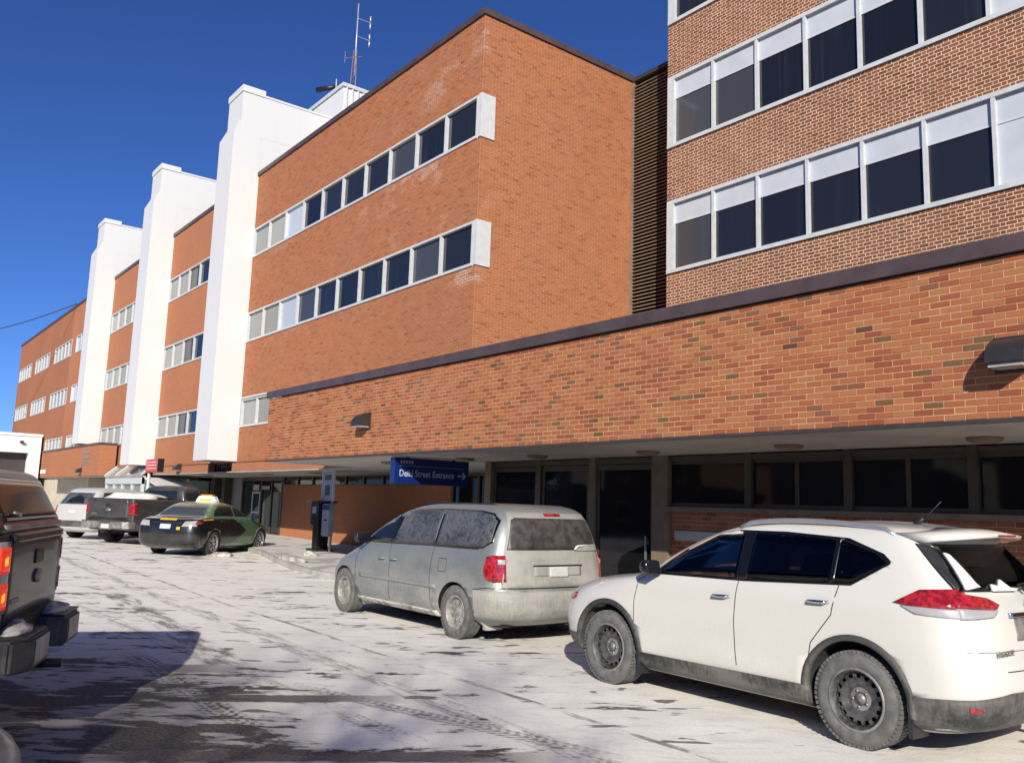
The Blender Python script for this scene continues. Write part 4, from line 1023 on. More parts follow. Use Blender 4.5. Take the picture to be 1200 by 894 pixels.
# ---- white crossover
def make_suv():
    t = thing('white_crossover', 'white crossover with silver roof rails and black steel wheels, nearest parked car', 'car', (-5.056, 7.195, 0), math.radians(179.02), local=True)
    sh = Shell([(0.20, 2.06, -2.02, 0.78, 0.55, 0.5), (0.27, 2.19, -2.20, 0.87, 0.62, 0.55), (0.42, 2.31, -2.31, 0.91, 0.66, 0.55), (0.58, 2.35, -2.325, 0.922, 0.70, 0.55), (0.76, 2.33, -2.29, 0.922, 0.78, 0.55), (0.88, 2.24, -2.265, 0.918, 0.95, 0.55),
                (0.96, 2.06, -2.255, 0.914, 1.05, 0.55), (1.02, 1.78, -2.245, 0.908, 0.95, 0.55), (1.07, 1.40, -2.235, 0.898, 0.72, 0.52), (1.115, 1.12, -2.21, 0.880, 0.5, 0.5), (1.25, 0.90, -2.115, 0.825, 0.42, 0.46), (1.40, 0.62, -1.99, 0.762, 0.40, 0.45),
                (1.52, 0.36, -1.88, 0.708, 0.42, 0.45), (1.58, 0.18, -1.83, 0.672, 0.45, 0.45), (1.625, -0.06, -1.77, 0.62, 0.5, 0.5), (1.655, -0.32, -1.6, 0.52, 0.55, 0.5), (1.675, -0.65, -1.25, 0.30, 0.3, 0.3), (1.68, -0.9, -1.0, 0.05, 0.04, 0.04)])
    c = Car(t, sh); R, A = 0.352, 0.432
    body = sh.body('body', ['paint_pearl', 'cabin_dark'], t, [(1.353, 0.36, A), (-1.353, 0.36, A)])
    cav = Shell([(0.86, 0.95, -2.02, 0.83, 0.3, 0.4), (1.06, 0.97, -2.02, 0.825, 0.3, 0.4), (1.12, 0.96, -2.0, 0.81, 0.35, 0.4), (1.25, 0.76, -1.93, 0.755, 0.35, 0.38), (1.40, 0.48, -1.80, 0.69, 0.34, 0.38), (1.50, 0.26, -1.70, 0.645, 0.35, 0.38), (1.57, 0.05, -1.60, 0.58, 0.35, 0.38)])
    bool_cut(body, closed(shell_mb(cav)))
    SW = [[(0.66, 1.14), (-0.20, 1.155), (-0.17, 1.535), (0.10, 1.515), (0.42, 1.355)], [(-0.31, 1.16), (-1.10, 1.20), (-1.08, 1.525), (-0.60, 1.548), (-0.30, 1.543)], [(-1.15, 1.205), (-1.29, 1.21), (-1.55, 1.37), (-1.45, 1.435), (-1.14, 1.52)]]
    cuts = []
    for q in SW: cuts.append(lambda q=q: closed(MB().prism(q, -1.3, 1.3, 'y')))
    cuts.append(lambda: closed(MB().prism([(-0.64, 1.15), (-0.57, 1.49), (0.57, 1.49), (0.64, 1.15)], 0.0, 1.7, 'x')))
    cuts.append(lambda: closed(MB().prism([(-0.66, 1.22), (-0.53, 1.51), (0.53, 1.51), (0.66, 1.22)], -2.6, -1.5, 'x')))
    for f_cut in cuts: bool_cut(body, f_cut())
    # what shows through the glass: seats, dashboard, wheel, inside mirror
    def seat(x, y, wd):
        m = MB(); m.box(x-0.22, x+0.26, y-wd/2, y+wd/2, 0.861, 1.0); m.prism([(x-0.16, 0.99), (x-0.30, 1.36), (x-0.40, 1.36), (x-0.28, 0.99)], y-wd/2+0.02, y+wd/2-0.02, 'y'); s_ = m.build('seat', 'seat_cloth', t, bevel=0.03)
        for yy in ((y,) if wd < 0.8 else (y-0.38, y+0.38)): B('headrest', 'seat_cloth', s_, (x-0.41, x-0.31, yy-0.13, yy+0.13, 1.375, 1.53), bevel=0.03)
    seat(0.10, 0.38, 0.52); seat(0.10, -0.38, 0.52); seat(-0.85, 0.0, 1.30)
    B('dashboard', 'seat_cloth', t, (0.66, 0.90, -0.72, 0.72, 0.90, 1.09), bevel=0.03)
    sw_ = MB(); sw_.tube([(0.56+0.05*math.sin(a), 0.38+0.18*math.cos(a), 1.10+0.17*math.sin(a)) for a in [i*math.pi/10 for i in range(21)]], 0.014, 6, cap=False); sw_.build('steering_wheel', 'black_plastic', t)
    B('inside_mirror', 'black_plastic', t, (0.30, 0.335, -0.12, 0.12, 1.43, 1.50), bevel=0.01)
    wheels(t, [(1.353, 0.80), (-1.353, 0.80), (1.353, -0.80), (-1.353, -0.80)], R, 0.225, 0.222, 'steel', 'wheel_black', 'rubber_dusty')
    # glazing: dark surround then each pane
    dlo = [(0.80, 1.115), (-0.30, 1.135), (-1.30, 1.185), (-1.60, 1.375), (-1.52, 1.44), (-1.20, 1.545), (-0.60, 1.572), (-0.10, 1.567), (0.14, 1.525), (0.45, 1.365)]
    for ws in c.side('window_surround', dlo, 'gloss_black', 0.003, 0.02, nu=40):
        for q in SW: bool_cut(ws, closed(MB().prism(q, -1.3, 1.3, 'y')))
    for sg, nm in ((1, 'l'), (-1, 'r')):
        c.side('side_window', SW[0], 'clear_glass', 0.006, 0.01, (sg,), nu=26)
        c.side('side_window', SW[1], 'privacy_glass', 0.006, 0.01, (sg,), nu=26)
        c.side('side_window', SW[2], 'privacy_glass', 0.006, 0.01, (sg,))
        handle(t, -0.08, 0.985, sh, sg, 'chrome'); handle(t, -1.04, 1.035, sh, sg, 'chrome')
        mirror(t, 0.72, sg*0.90, 1.185, 'gloss_black', sg, 0.78)
        h = c.side('headlight', [(1.50, 0.97), (1.62, 1.0), (2.02, 0.88), (2.15, 0.76), (1.85, 0.80)], 'lamp_headlight', 0.005, 0.02, (sg,))
    c.front('windscreen', [(-0.66, 1.14), (-0.60, 1.50), (0.60, 1.50), (0.66, 1.14)], 'clear_glass', 0.004, 0.02)
    c.front('grille', [(-0.42, 0.62), (-0.50, 0.82), (0.50, 0.82), (0.42, 0.62)], 'black_plastic', 0.006)
    c.front('bumper_cladding', [(-0.75, 0.27), (-0.80, 0.45), (0.80, 0.45), (0.75, 0.27)], 'cladding', 0.008)
    c.side('headlight_marker', [(1.86, 0.84), (2.04, 0.83), (1.98, 0.76), (1.88, 0.78)], 'lamp_red', 0.008, 0.02)
    # cladding
    c.side('sill_cladding', [(0.95, 0.215), (0.95, 0.37), (-0.95, 0.385), (-0.95, 0.215)], 'cladding', 0.022, 0.05, nu=24)
    c.side('rear_cladding', [(-1.74, 0.225), (-1.76, 0.45), (-2.0, 0.475), (-2.30, 0.50), (-2.28, 0.30), (-2.0, 0.225)], 'cladding', 0.014, 0.03, nu=24)
    c.side('front_cladding', [(1.77, 0.26), (1.77, 0.44), (2.17, 0.42), (2.10, 0.27)], 'cladding', 0.012, 0.03)
    c.arch('arch_trim', 1.353, 0.36, A-0.012, A+0.034, -0.14, math.pi+0.16, 'cladding'); c.arch('arch_trim', -1.353, 0.36, A-0.012, A+0.034, -0.12, math.pi+0.14, 'cladding')
    for x, z in ((0.935, 0.22), (-1.775, 0.24)):
        for sg in (1, -1): B('mud_flap', 'black_plastic', t, (x-0.015, x+0.02, sg*0.68, sg*0.90, 0.16, 0.42))
    # seams
    c.seam('door_seam', [(0.98, 0.43), (0.98, 0.85), (0.93, 1.05), (0.84, 1.11)]); c.seam('door_seam', [(-0.245, 1.13), (-0.225, 0.8), (-0.245, 0.43)])
    c.seam('door_seam', [(-1.20, 1.18), (-1.16, 0.95), (-0.98, 0.72), (-0.93, 0.43)]); c.seam('fuel_seam', [(-1.62, 0.98), (-1.62, 0.82), (-1.78, 0.82), (-1.78, 0.98), (-1.62, 0.98)], 0.004, (-1,))
    # tail end
    for sg in (1, -1):
        l1 = c.side('tail_light', [(-1.66, 1.10), (-1.84, 1.205), (-2.06, 1.225), (-2.155, 1.09), (-1.80, 1.085)], 'lamp_red', 0.010, 0.03, (sg,))[0]
        c.side('lens_clear', [(-1.72, 1.085), (-1.84, 1.035), (-2.18, 1.02), (-2.155, 1.086)], 'lamp_clear', 0.010, 0.03, (sg,), l1)
        yy = [0.42, 0.72, 0.885]
        c.rear('tail_light', [(sg*0.44, 1.12), (sg*0.52, 1.165), (sg*0.78, 1.205), (sg*0.80, 1.10), (sg*0.50, 1.09)], 'lamp_red', 0.022, 0.04)
        c.rear('lens_clear', [(sg*0.49, 1.085), (sg*0.55, 1.04), (sg*0.80, 1.02), (sg*0.80, 1.095)], 'lamp_clear', 0.021, 0.04)
        c.side('rear_quarter_trim', [(-1.84, 1.49), (-1.80, 1.515), (-1.72, 1.53), (-2.03, 1.22), (-2.135, 1.215), (-1.96, 1.40)], 'black_plastic', 0.010, 0.03, (sg,))
        c.side('reflector', [(-2.16, 0.40), (-2.16, 0.435), (-2.27, 0.44), (-2.27, 0.405)], 'lamp_red', 0.022, 0.03, (sg,))
    rg = c.rear('rear_window', [(-0.70, 1.205), (-0.56, 1.53), (0.56, 1.53), (0.70, 1.205)], 'privacy_glass', 0.006, 0.02, nu=26)
    c.rear('snow_patch', [(0.66, 1.22), (0.60, 1.36), (0.56, 1.47), (0.535, 1.46), (0.575, 1.35), (0.52, 1.24)], 'snow_white', 0.034, 0.03, nu=30)
    c.rear('snow_patch', [(0.40, 1.21), (0.36, 1.255), (0.28, 1.24), (0.20, 1.285), (0.14, 1.23), (0.02, 1.22), (0.1, 1.205)], 'snow_white', 0.034, 0.03, nu=30)
    sp = MB(); ys = [i/8*1.30-0.65 for i in range(9)]; vs = []
    for y in ys:
        e = 1-(abs(y)/0.65)**3*0.12; k = (abs(y)/0.65)**2
        vs += [(-1.50, y, 1.655-0.055*k), (-1.86, y, 1.652-0.05*k), (-2.10*e, y, 1.615-0.045*k), (-2.09*e, y, 1.592-0.045*k), (-1.78, y, 1.57-0.035*k)]
    fs = []
    for i in range(8):
        for j in range(5): fs.append((i*5+j, i*5+(j+1) % 5, (i+1)*5+(j+1) % 5, (i+1)*5+j))
    fs += [(4, 3, 2, 1, 0), (40, 41, 42, 43, 44)]
    sp.add(vs, fs, 0, smooth=True); spo = sp.build('roof_spoiler', 'paint_pearl', t, fix=True)
    B('brake_light', 'lamp_red', spo, (-2.105, -2.09, -0.14, 0.14, 1.60, 1.612))
    c.rear('lower_bumper', [(-0.78, 0.235), (-0.84, 0.485), (-0.5, 0.53), (0.5, 0.53), (0.84, 0.485), (0.78, 0.235)], 'cladding', 0.016, 0.04, nu=24)
    c.rear('tailgate_seam', [(-0.80, 0.80), (-0.8, 0.8035), (0.8, 0.8035), (0.8, 0.80)], 'dark_gap', 0.002, 0.01)
    c.rear('tailgate_seam', [(-0.52, 0.668), (-0.52, 0.674), (0.52, 0.674), (0.52, 0.668)], 'dark_gap', 0.003, 0.01)
    c.rear('plate_recess', [(-0.30, 0.865), (-0.30, 1.03), (0.30, 1.03), (0.30, 0.865)], 'chrome_dirty', 0.002, 0.02)
    pl = c.rear('number_plate', [(-0.16, 0.875), (-0.16, 1.0), (0.16, 1.0), (0.16, 0.875)], 'plate_white', 0.015, 0.012)
    c.rear('chrome_bar', [(-0.36, 1.03), (-0.36, 1.06), (0.36, 1.06), (0.36, 1.03)], 'chrome', 0.02, 0.03)
    em = MB(); em.tube([(-2.256, 0.065*math.cos(a), 1.12+0.055*math.sin(a)) for a in [i*2*math.pi/20 for i in range(21)]], 0.010, 6, cap=False); em.box(-2.262, -2.245, -0.085, 0.085, 1.11, 1.13)
    em.build('emblem', 'chrome', t)
    xr_ = sh.rear(0.5, 0.80)-0.004
    text_mesh('badge', 'ROGUE', 0.055, 'chrome_dirty', t, Matrix(((0, 0, -1, xr_-0.012), (-1, 0, 0, 0.62), (0, 1, 0, 0.775), (0, 0, 0, 1))), 0.004, 1.25)
    wp = MB(); wp.tube([(-2.20, -0.03, 1.20), (-2.175, 0.03, 1.24), (-2.13, -0.42, 1.27)], 0.012, 6); wp.build('rear_wiper', 'black_plastic', t)
    for sg in (1, -1):
        rl = MB(); pts = []
        for i in range(17):
            u = i/16; X = -0.10-1.46*u; k = math.sin(math.pi*u)**0.4 if 0 < u < 1 else 0; pts.append((X, sg*(0.645-0.04*k), 1.590+0.082*k-0.012*u))
        rl.tube(pts, [0.022]*17, 8); rl.v = [(a, sg*0.635+(b-sg*0.635)*1.0, d) for a, b, d in rl.v]; rl.build('roof_rail', 'rail_silver', t)
    an = MB(); an.tube([(-1.38, 0.0, 1.665), (-1.45, 0.0, 1.72)], [0.03, 0.012], 8); an.tube([(-1.45, 0, 1.715), (-1.60, 0.0, 1.86)], [0.006, 0.004], 6); an.build('antenna', 'black_plastic', t)
    ex = MB(); ex.tube([(-2.0, -0.55, 0.25), (-2.26, -0.55, 0.24)], 0.035, 10); ex.build('exhaust', 'chrome_dirty', t)
    B('underbody', 'dark_gap', t, (-1.9, 1.9, -0.62, 0.62, 0.19, 0.30))
    return t
make_suv()

# ---- silver minivan
def make_van():
    t = thing('silver_minivan', 'dirty silver minivan with frosted side windows parked ahead of the white crossover', 'van', (-11.028, 7.516, 0), math.radians(180.55), local=True)
    sh = Shell([(0.22, 2.2, -2.25, 0.84, 0.7, 0.62), (0.3, 2.36, -2.42, 0.93, 0.9, 0.62), (0.46, 2.44, -2.495, 0.985, 1, 0.54), (0.62, 2.44, -2.5, 0.996, 1.05, 0.5), (0.7, 2.4, -2.47, 0.998, 1.1, 0.46), (0.8, 2.28, -2.435, 0.995, 1.15, 0.45), (0.9, 2.05, -2.425, 0.988, 1.15, 0.44),
                (0.98, 1.8, -2.42, 0.98, 1, 0.43), (1.05, 1.54, -2.415, 0.968, 0.8, 0.42), (1.12, 1.36, -2.405, 0.95, 0.62, 0.42), (1.3, 1.02, -2.37, 0.895, 0.48, 0.42), (1.48, 0.64, -2.32, 0.835, 0.46, 0.43), (1.6, 0.34, -2.27, 0.785, 0.48, 0.45), (1.67, 0.08, -2.21, 0.735, 0.5, 0.48), (1.72, -0.22, -2.07, 0.655, 0.55, 0.54), (1.74, -0.6, -1.9, 0.48, 0.5, 0.5), (1.75, -1.1, -1.4, 0.1, 0.1, 0.1)], 2.5, 3.2)
    c = Car(t, sh); A = 0.385
    sh.body('body', ['paint_silver', 'dark_gap'], t, [(1.515, 0.335, A), (-1.515, 0.335, A)])
    wheels(t, [(1.515, 0.865), (-1.515, 0.865), (1.515, -0.865), (-1.515, -0.865)], 0.335, 0.21, 0.205, 'cap', 'wheel_dirty', 'rubber_dusty')
    for sg in (1, -1):
        c.side('window_surround', [(1.05, 1.115), (0.15, 1.125), (-2.03, 1.17), (-2.17, 1.25), (-2.15, 1.53), (-2.02, 1.62), (-1.75, 1.65), (-0.95, 1.655), (0.08, 1.62), (0.34, 1.59), (0.70, 1.395)], 'gloss_black', 0.003, 0.02, (sg,), nu=40)
        c.side('front_window', [(1.02, 1.125), (0.19, 1.14), (0.10, 1.60), (0.34, 1.575), (0.70, 1.38)], 'car_glass', 0.006, 0.01, (sg,), nu=24)
        c.side('sliding_window', [(0.12, 1.14), (-0.93, 1.165), (-0.93, 1.635), (0.02, 1.605)], 'frosted_glass', 0.006, 0.01, (sg,), nu=24)
        c.side('rear_side_window', [(-0.97, 1.165), (-2.02, 1.19), (-2.14, 1.26), (-2.12, 1.52), (-2.00, 1.60), (-1.75, 1.63), (-0.97, 1.636)], 'frosted_glass', 0.006, 0.01, (sg,), nu=28)
        handle(t, 0.36, 0.90, sh, sg, 'paint_silver', 0.17); handle(t, 0.02, 0.905, sh, sg, 'paint_silver', 0.17)
        mirror(t, 0.93, sg*0.915, 1.18, 'black_plastic', sg, 0.95)
        c.side('headlight', [(1.95, 0.70), (2.0, 0.86), (2.28, 0.78), (2.38, 0.66)], 'lamp_headlight', 0.006, 0.02, (sg,))
        c.side('mud_flap', [(1.09, 0.16), (1.08, 0.33), (1.11, 0.33), (1.13, 0.16)], 'paint_van_rear', 0.0, 0.25, (sg,), nu=4)
        c.side('mud_flap', [(-1.93, 0.15), (-1.90, 0.36), (-1.95, 0.36), (-1.99, 0.15)], 'paint_van_rear', 0.0, 0.25, (sg,), nu=4)
        tl = c.side('tail_light', [(-2.17, 0.80), (-2.12, 0.90), (-2.15, 1.08), (-2.23, 1.10), (-2.36, 1.10), (-2.37, 0.78), (-2.27, 0.77)], 'lamp_red', 0.012, 0.03, (sg,))[0]
        c.rear('tail_light', [(sg*0.80, 0.78), (sg*0.80, 1.10), (sg*0.90, 1.10), (sg*0.91, 0.78)], 'lamp_red', 0.018, 0.04)
        c.rear('lens_clear', [(sg*0.81, 0.99), (sg*0.81, 1.05), (sg*0.89, 1.05), (sg*0.89, 0.99)], 'lamp_clear', 0.024, 0.01)
    c.side('body_moulding', [(0.98, 0.60), (0.98, 0.645), (-1.08, 0.645), (-1.08, 0.60)], 'paint_silver', 0.014, 0.03, nu=24)
    c.side('running_board', [(1.08, 0.225), (1.08, 0.30), (-1.06, 0.30), (-1.06, 0.225)], 'snow_dirty', 0.05, 0.10, nu=24)
    c.seam('door_seam', [(1.13, 0.33), (1.13, 0.80), (1.08, 1.10)]); c.seam('door_seam', [(0.16, 1.62), (0.16, 1.1), (0.13, 0.7), (0.15, 0.33)]); c.seam('door_seam', [(-0.95, 1.62), (-0.95, 1.1), (-0.93, 0.7), (-0.96, 0.33)])
    c.seam('slide_rail', [(-0.98, 1.155), (-1.95, 1.165)], 0.022); c.seam('bumper_seam', [(-1.92, 0.66), (-2.2, 0.70), (-2.42, 0.695)], 0.01)
    c.seam('fuel_seam', [(-1.12, 0.83), (-1.12, 1.0), (-1.3, 1.0), (-1.3, 0.83), (-1.12, 0.83)], 0.006, (1,))
    c.front('windscreen', [(-0.80, 1.14), (-0.66, 1.58), (0.66, 1.58), (0.80, 1.14)], 'car_glass', 0.005, 0.02)
    c.front('grille', [(-0.36, 0.62), (-0.40, 0.76), (0.40, 0.76), (0.36, 0.62)], 'black_plastic', 0.006)
    tg = c.rear('tailgate', [(-0.86, 0.70), (-0.80, 1.13), (-0.66, 1.64), (0.66, 1.64), (0.80, 1.13), (0.86, 0.70)], 'paint_van_rear', 0.008, 0.03, nu=30, nv=12)
    c.rear('rear_window', [(-0.77, 1.17), (-0.65, 1.54), (-0.60, 1.57), (0.60, 1.57), (0.65, 1.54), (0.77, 1.17)], 'rear_frost', 0.013, 0.012, tg, nu=24)
    c.rear('brake_light', [(-0.14, 1.60), (-0.14, 1.635), (0.14, 1.635), (0.14, 1.60)], 'lamp_red', 0.013, 0.012, tg)
    c.rear('plate_recess', [(-0.40, 0.845), (-0.40, 0.97), (0.40, 0.97), (0.40, 0.845)], 'paint_van_rear', 0.011, 0.01, tg)
    c.rear('recess_lip', [(-0.42, 0.965), (-0.42, 0.985), (0.42, 0.985), (0.42, 0.965)], 'dark_gap', 0.014, 0.01, tg)
    c.rear('number_plate', [(-0.16, 0.83), (-0.16, 0.96), (0.16, 0.96), (0.16, 0.83)], 'plate_white', 0.022, 0.012, tg)
    c.rear('gate_seam', [(-0.86, 0.698), (-0.86, 0.71), (0.86, 0.71), (0.86, 0.698)], 'dark_gap', 0.010, 0.01)
    c.rear('bumper_cover', [(-0.92, 0.28), (-0.94, 0.66), (0.94, 0.66), (0.92, 0.28)], 'paint_van_rear', 0.012, 0.03, nu=30, nv=6)
    c.side('bumper_side', [(-1.95, 0.29), (-1.93, 0.66), (-2.45, 0.67), (-2.40, 0.29)], 'paint_van_rear', 0.010, 0.03, nu=24)
    wp = MB(); wp.tube([(-2.43, -0.28, 1.18), (-2.42, -0.34, 1.22), (-2.33, -0.66, 1.235)], 0.014, 6); wp.build('rear_wiper', 'snow_white', t)
    c.rear('snow_patch', [(-0.30, 1.155), (-0.32, 1.225), (-0.75, 1.245), (-0.78, 1.155)], 'paint_van_rear', 0.018, 0.01)
    ex = MB(); ex.tube([(-2.2, -0.62, 0.24), (-2.46, -0.64, 0.24)], 0.04, 10); ex.build('exhaust', 'chrome_dirty', t)
    for i, (dx, dz) in enumerate(((0, 0), (0.08, 0.02), (0.03, -0.03))):
        pass
    sn = lump('frozen_slush', -2.42, -0.62, 0.28, 0.10, 0.2, 0.09, 'snow_dirty', 'x', 21); sn.parent = t
    for k_ in ('label', 'category'): del sn[k_]
    for sg in (1, -1):
        rl = MB(); rl.tube([(-0.25, sg*0.66, 1.70), (-0.4, sg*0.64, 1.732), (-1.75, sg*0.60, 1.732), (-1.9, sg*0.60, 1.70)], 0.016, 6); rl.build('roof_rail', 'black_plastic', t)
    an = MB(); an.tube([(1.25, -0.82, 1.02), (1.22, -0.82, 1.72)], [0.006, 0.004], 5); an.build('antenna', 'black_plastic', t)
    B('underbody', 'dark_gap', t, (-2.2, 2.0, -0.7, 0.7, 0.20, 0.30))
make_van()

# ---- green and black taxi
def make_taxi():
    tx, ty, rz = -26.2, 9.15, math.radians(131)
    t = thing('taxi', 'black and green taxi sedan with orange roof sign in front of the glazed entrance', 'taxi', (tx, ty, gz(tx)), rz, local=True)
    sh = Shell([(0.18, 2.1, -2.2, 0.75, 0.6, 0.5), (0.27, 2.25, -2.36, 0.86, 0.8, 0.5), (0.45, 2.34, -2.43, 0.905, 0.95, 0.5), (0.60, 2.33, -2.44, 0.91, 1.0, 0.5), (0.72, 2.25, -2.425, 0.91, 1.1, 0.5), (0.80, 2.06, -2.41, 0.905, 1.1, 0.5), (0.87, 1.76, -2.38, 0.90, 0.95, 0.5), (0.93, 1.40, -2.33, 0.89, 0.75, 0.5), (0.985, 1.12, -2.26, 0.87, 0.55, 0.42), (1.02, 0.98, -2.05, 0.845, 0.45, 0.45), (1.05, 0.90, -1.78, 0.825, 0.4, 0.35),
                (1.20, 0.60, -1.50, 0.755, 0.38, 0.32), (1.32, 0.30, -1.26, 0.695, 0.38, 0.32), (1.405, 0.02, -1.04, 0.63, 0.4, 0.35), (1.45, -0.2, -0.8, 0.50, 0.3, 0.3), (1.47, -0.4, -0.6, 0.15, 0.08, 0.08)], 2.6, 4.5)
    c = Car(t, sh); A = 0.375
    sh.body('body', ['paint_taxi', 'dark_gap'], t, [(1.3875, 0.335, A), (-1.3875, 0.335, A)])
    wheels(t, [(1.3875, 0.79), (-1.3875, 0.79), (1.3875, -0.79), (-1.3875, -0.79)], 0.33, 0.215, 0.23, 'alloy', 'wheel_alloy')
    for sg in (1, -1):
        c.side('front_window', [(0.74, 1.05), (-0.18, 1.055), (-0.16, 1.38), (0.06, 1.37), (0.36, 1.26)], 'car_glass', 0.006, 0.01, (sg,))
        c.side('rear_side_window', [(-0.25, 1.055), (-1.36, 1.08), (-1.18, 1.25), (-0.90, 1.365), (-0.24, 1.38)], 'car_glass', 0.006, 0.01, (sg,))
        handle(t, -0.02, 0.90, sh, sg, 'black_plastic'); handle(t, -1.0, 0.92, sh, sg, 'black_plastic')
        mirror(t, 0.72, sg*0.90, 1.06, 'black_plastic', sg, 0.9)
        c.rear('tail_light', [(sg*0.48, 0.79), (sg*0.54, 0.93), (sg*0.82, 0.955), (sg*0.86, 0.80)], 'lamp_clear', 0.01, 0.03)
        c.side('tail_light', [(-1.98, 0.91), (-2.34, 0.94), (-2.385, 0.85), (-2.15, 0.86)], 'lamp_red', 0.01, 0.03, (sg,))
        c.side('lettering_stripe', [(-1.45, 0.965), (-1.45, 1.0), (-1.95, 0.985), (-1.95, 0.955)], 'yellow_print', 0.004, 0.01, (sg,))
    c.front('windscreen', [(-0.68, 1.06), (-0.55, 1.36), (0.55, 1.36), (0.68, 1.06)], 'car_glass', 0.005, 0.02)
    c.rear('rear_window', [(-0.68, 1.07), (-0.54, 1.36), (0.54, 1.36), (0.68, 1.07)], 'glass_slate', 0.005, 0.02)
    c.rear('chrome_bar', [(-0.44, 0.885), (-0.44, 0.905), (0.44, 0.905), (0.44, 0.885)], 'chrome', 0.012, 0.02)
    c.rear('number_plate', [(-0.16, 0.72), (-0.16, 0.85), (0.16, 0.85), (0.16, 0.72)], 'plate_blue', 0.012, 0.012)
    c.rear('sticker', [(-0.44, 0.70), (-0.44, 0.78), (-0.34, 0.78), (-0.34, 0.70)], 'yellow_print', 0.006, 0.01)
    c.rear('lettering', [(-0.25, 0.955), (-0.25, 1.005), (0.25, 1.005), (0.25, 0.955)], 'yellow_print', 0.006, 0.01)
    c.seam('door_seam', [(0.88, 0.35), (0.88, 0.8), (0.80, 1.03)]); c.seam('door_seam', [(-0.2, 1.05), (-0.2, 0.35)]); c.seam('door_seam', [(-1.25, 1.07), (-1.15, 0.8), (-0.95, 0.6), (-0.93, 0.35)])
    rs_ = MB(); rs_.prism([(-0.34, 1.455), (-0.24, 1.63), (0.24, 1.63), (0.34, 1.455)], -0.46, -0.24, 'x'); so_ = rs_.build('roof_sign', 'text_white', t, bevel=0.015)
    B('sign_top', 'orange', so_, (-0.43, -0.27, -0.18, 0.18, 1.63, 1.68)); B('sign_stripe', 'yellow_print', so_, (-0.463, -0.461, -0.2, 0.2, 1.49, 1.55)); B('sign_stripe', 'yellow_print', so_, (-0.239, -0.237, -0.2, 0.2, 1.49, 1.55))
    B('underbody', 'dark_gap', t, (-2.0, 1.9, -0.6, 0.6, 0.17, 0.28))
make_taxi()

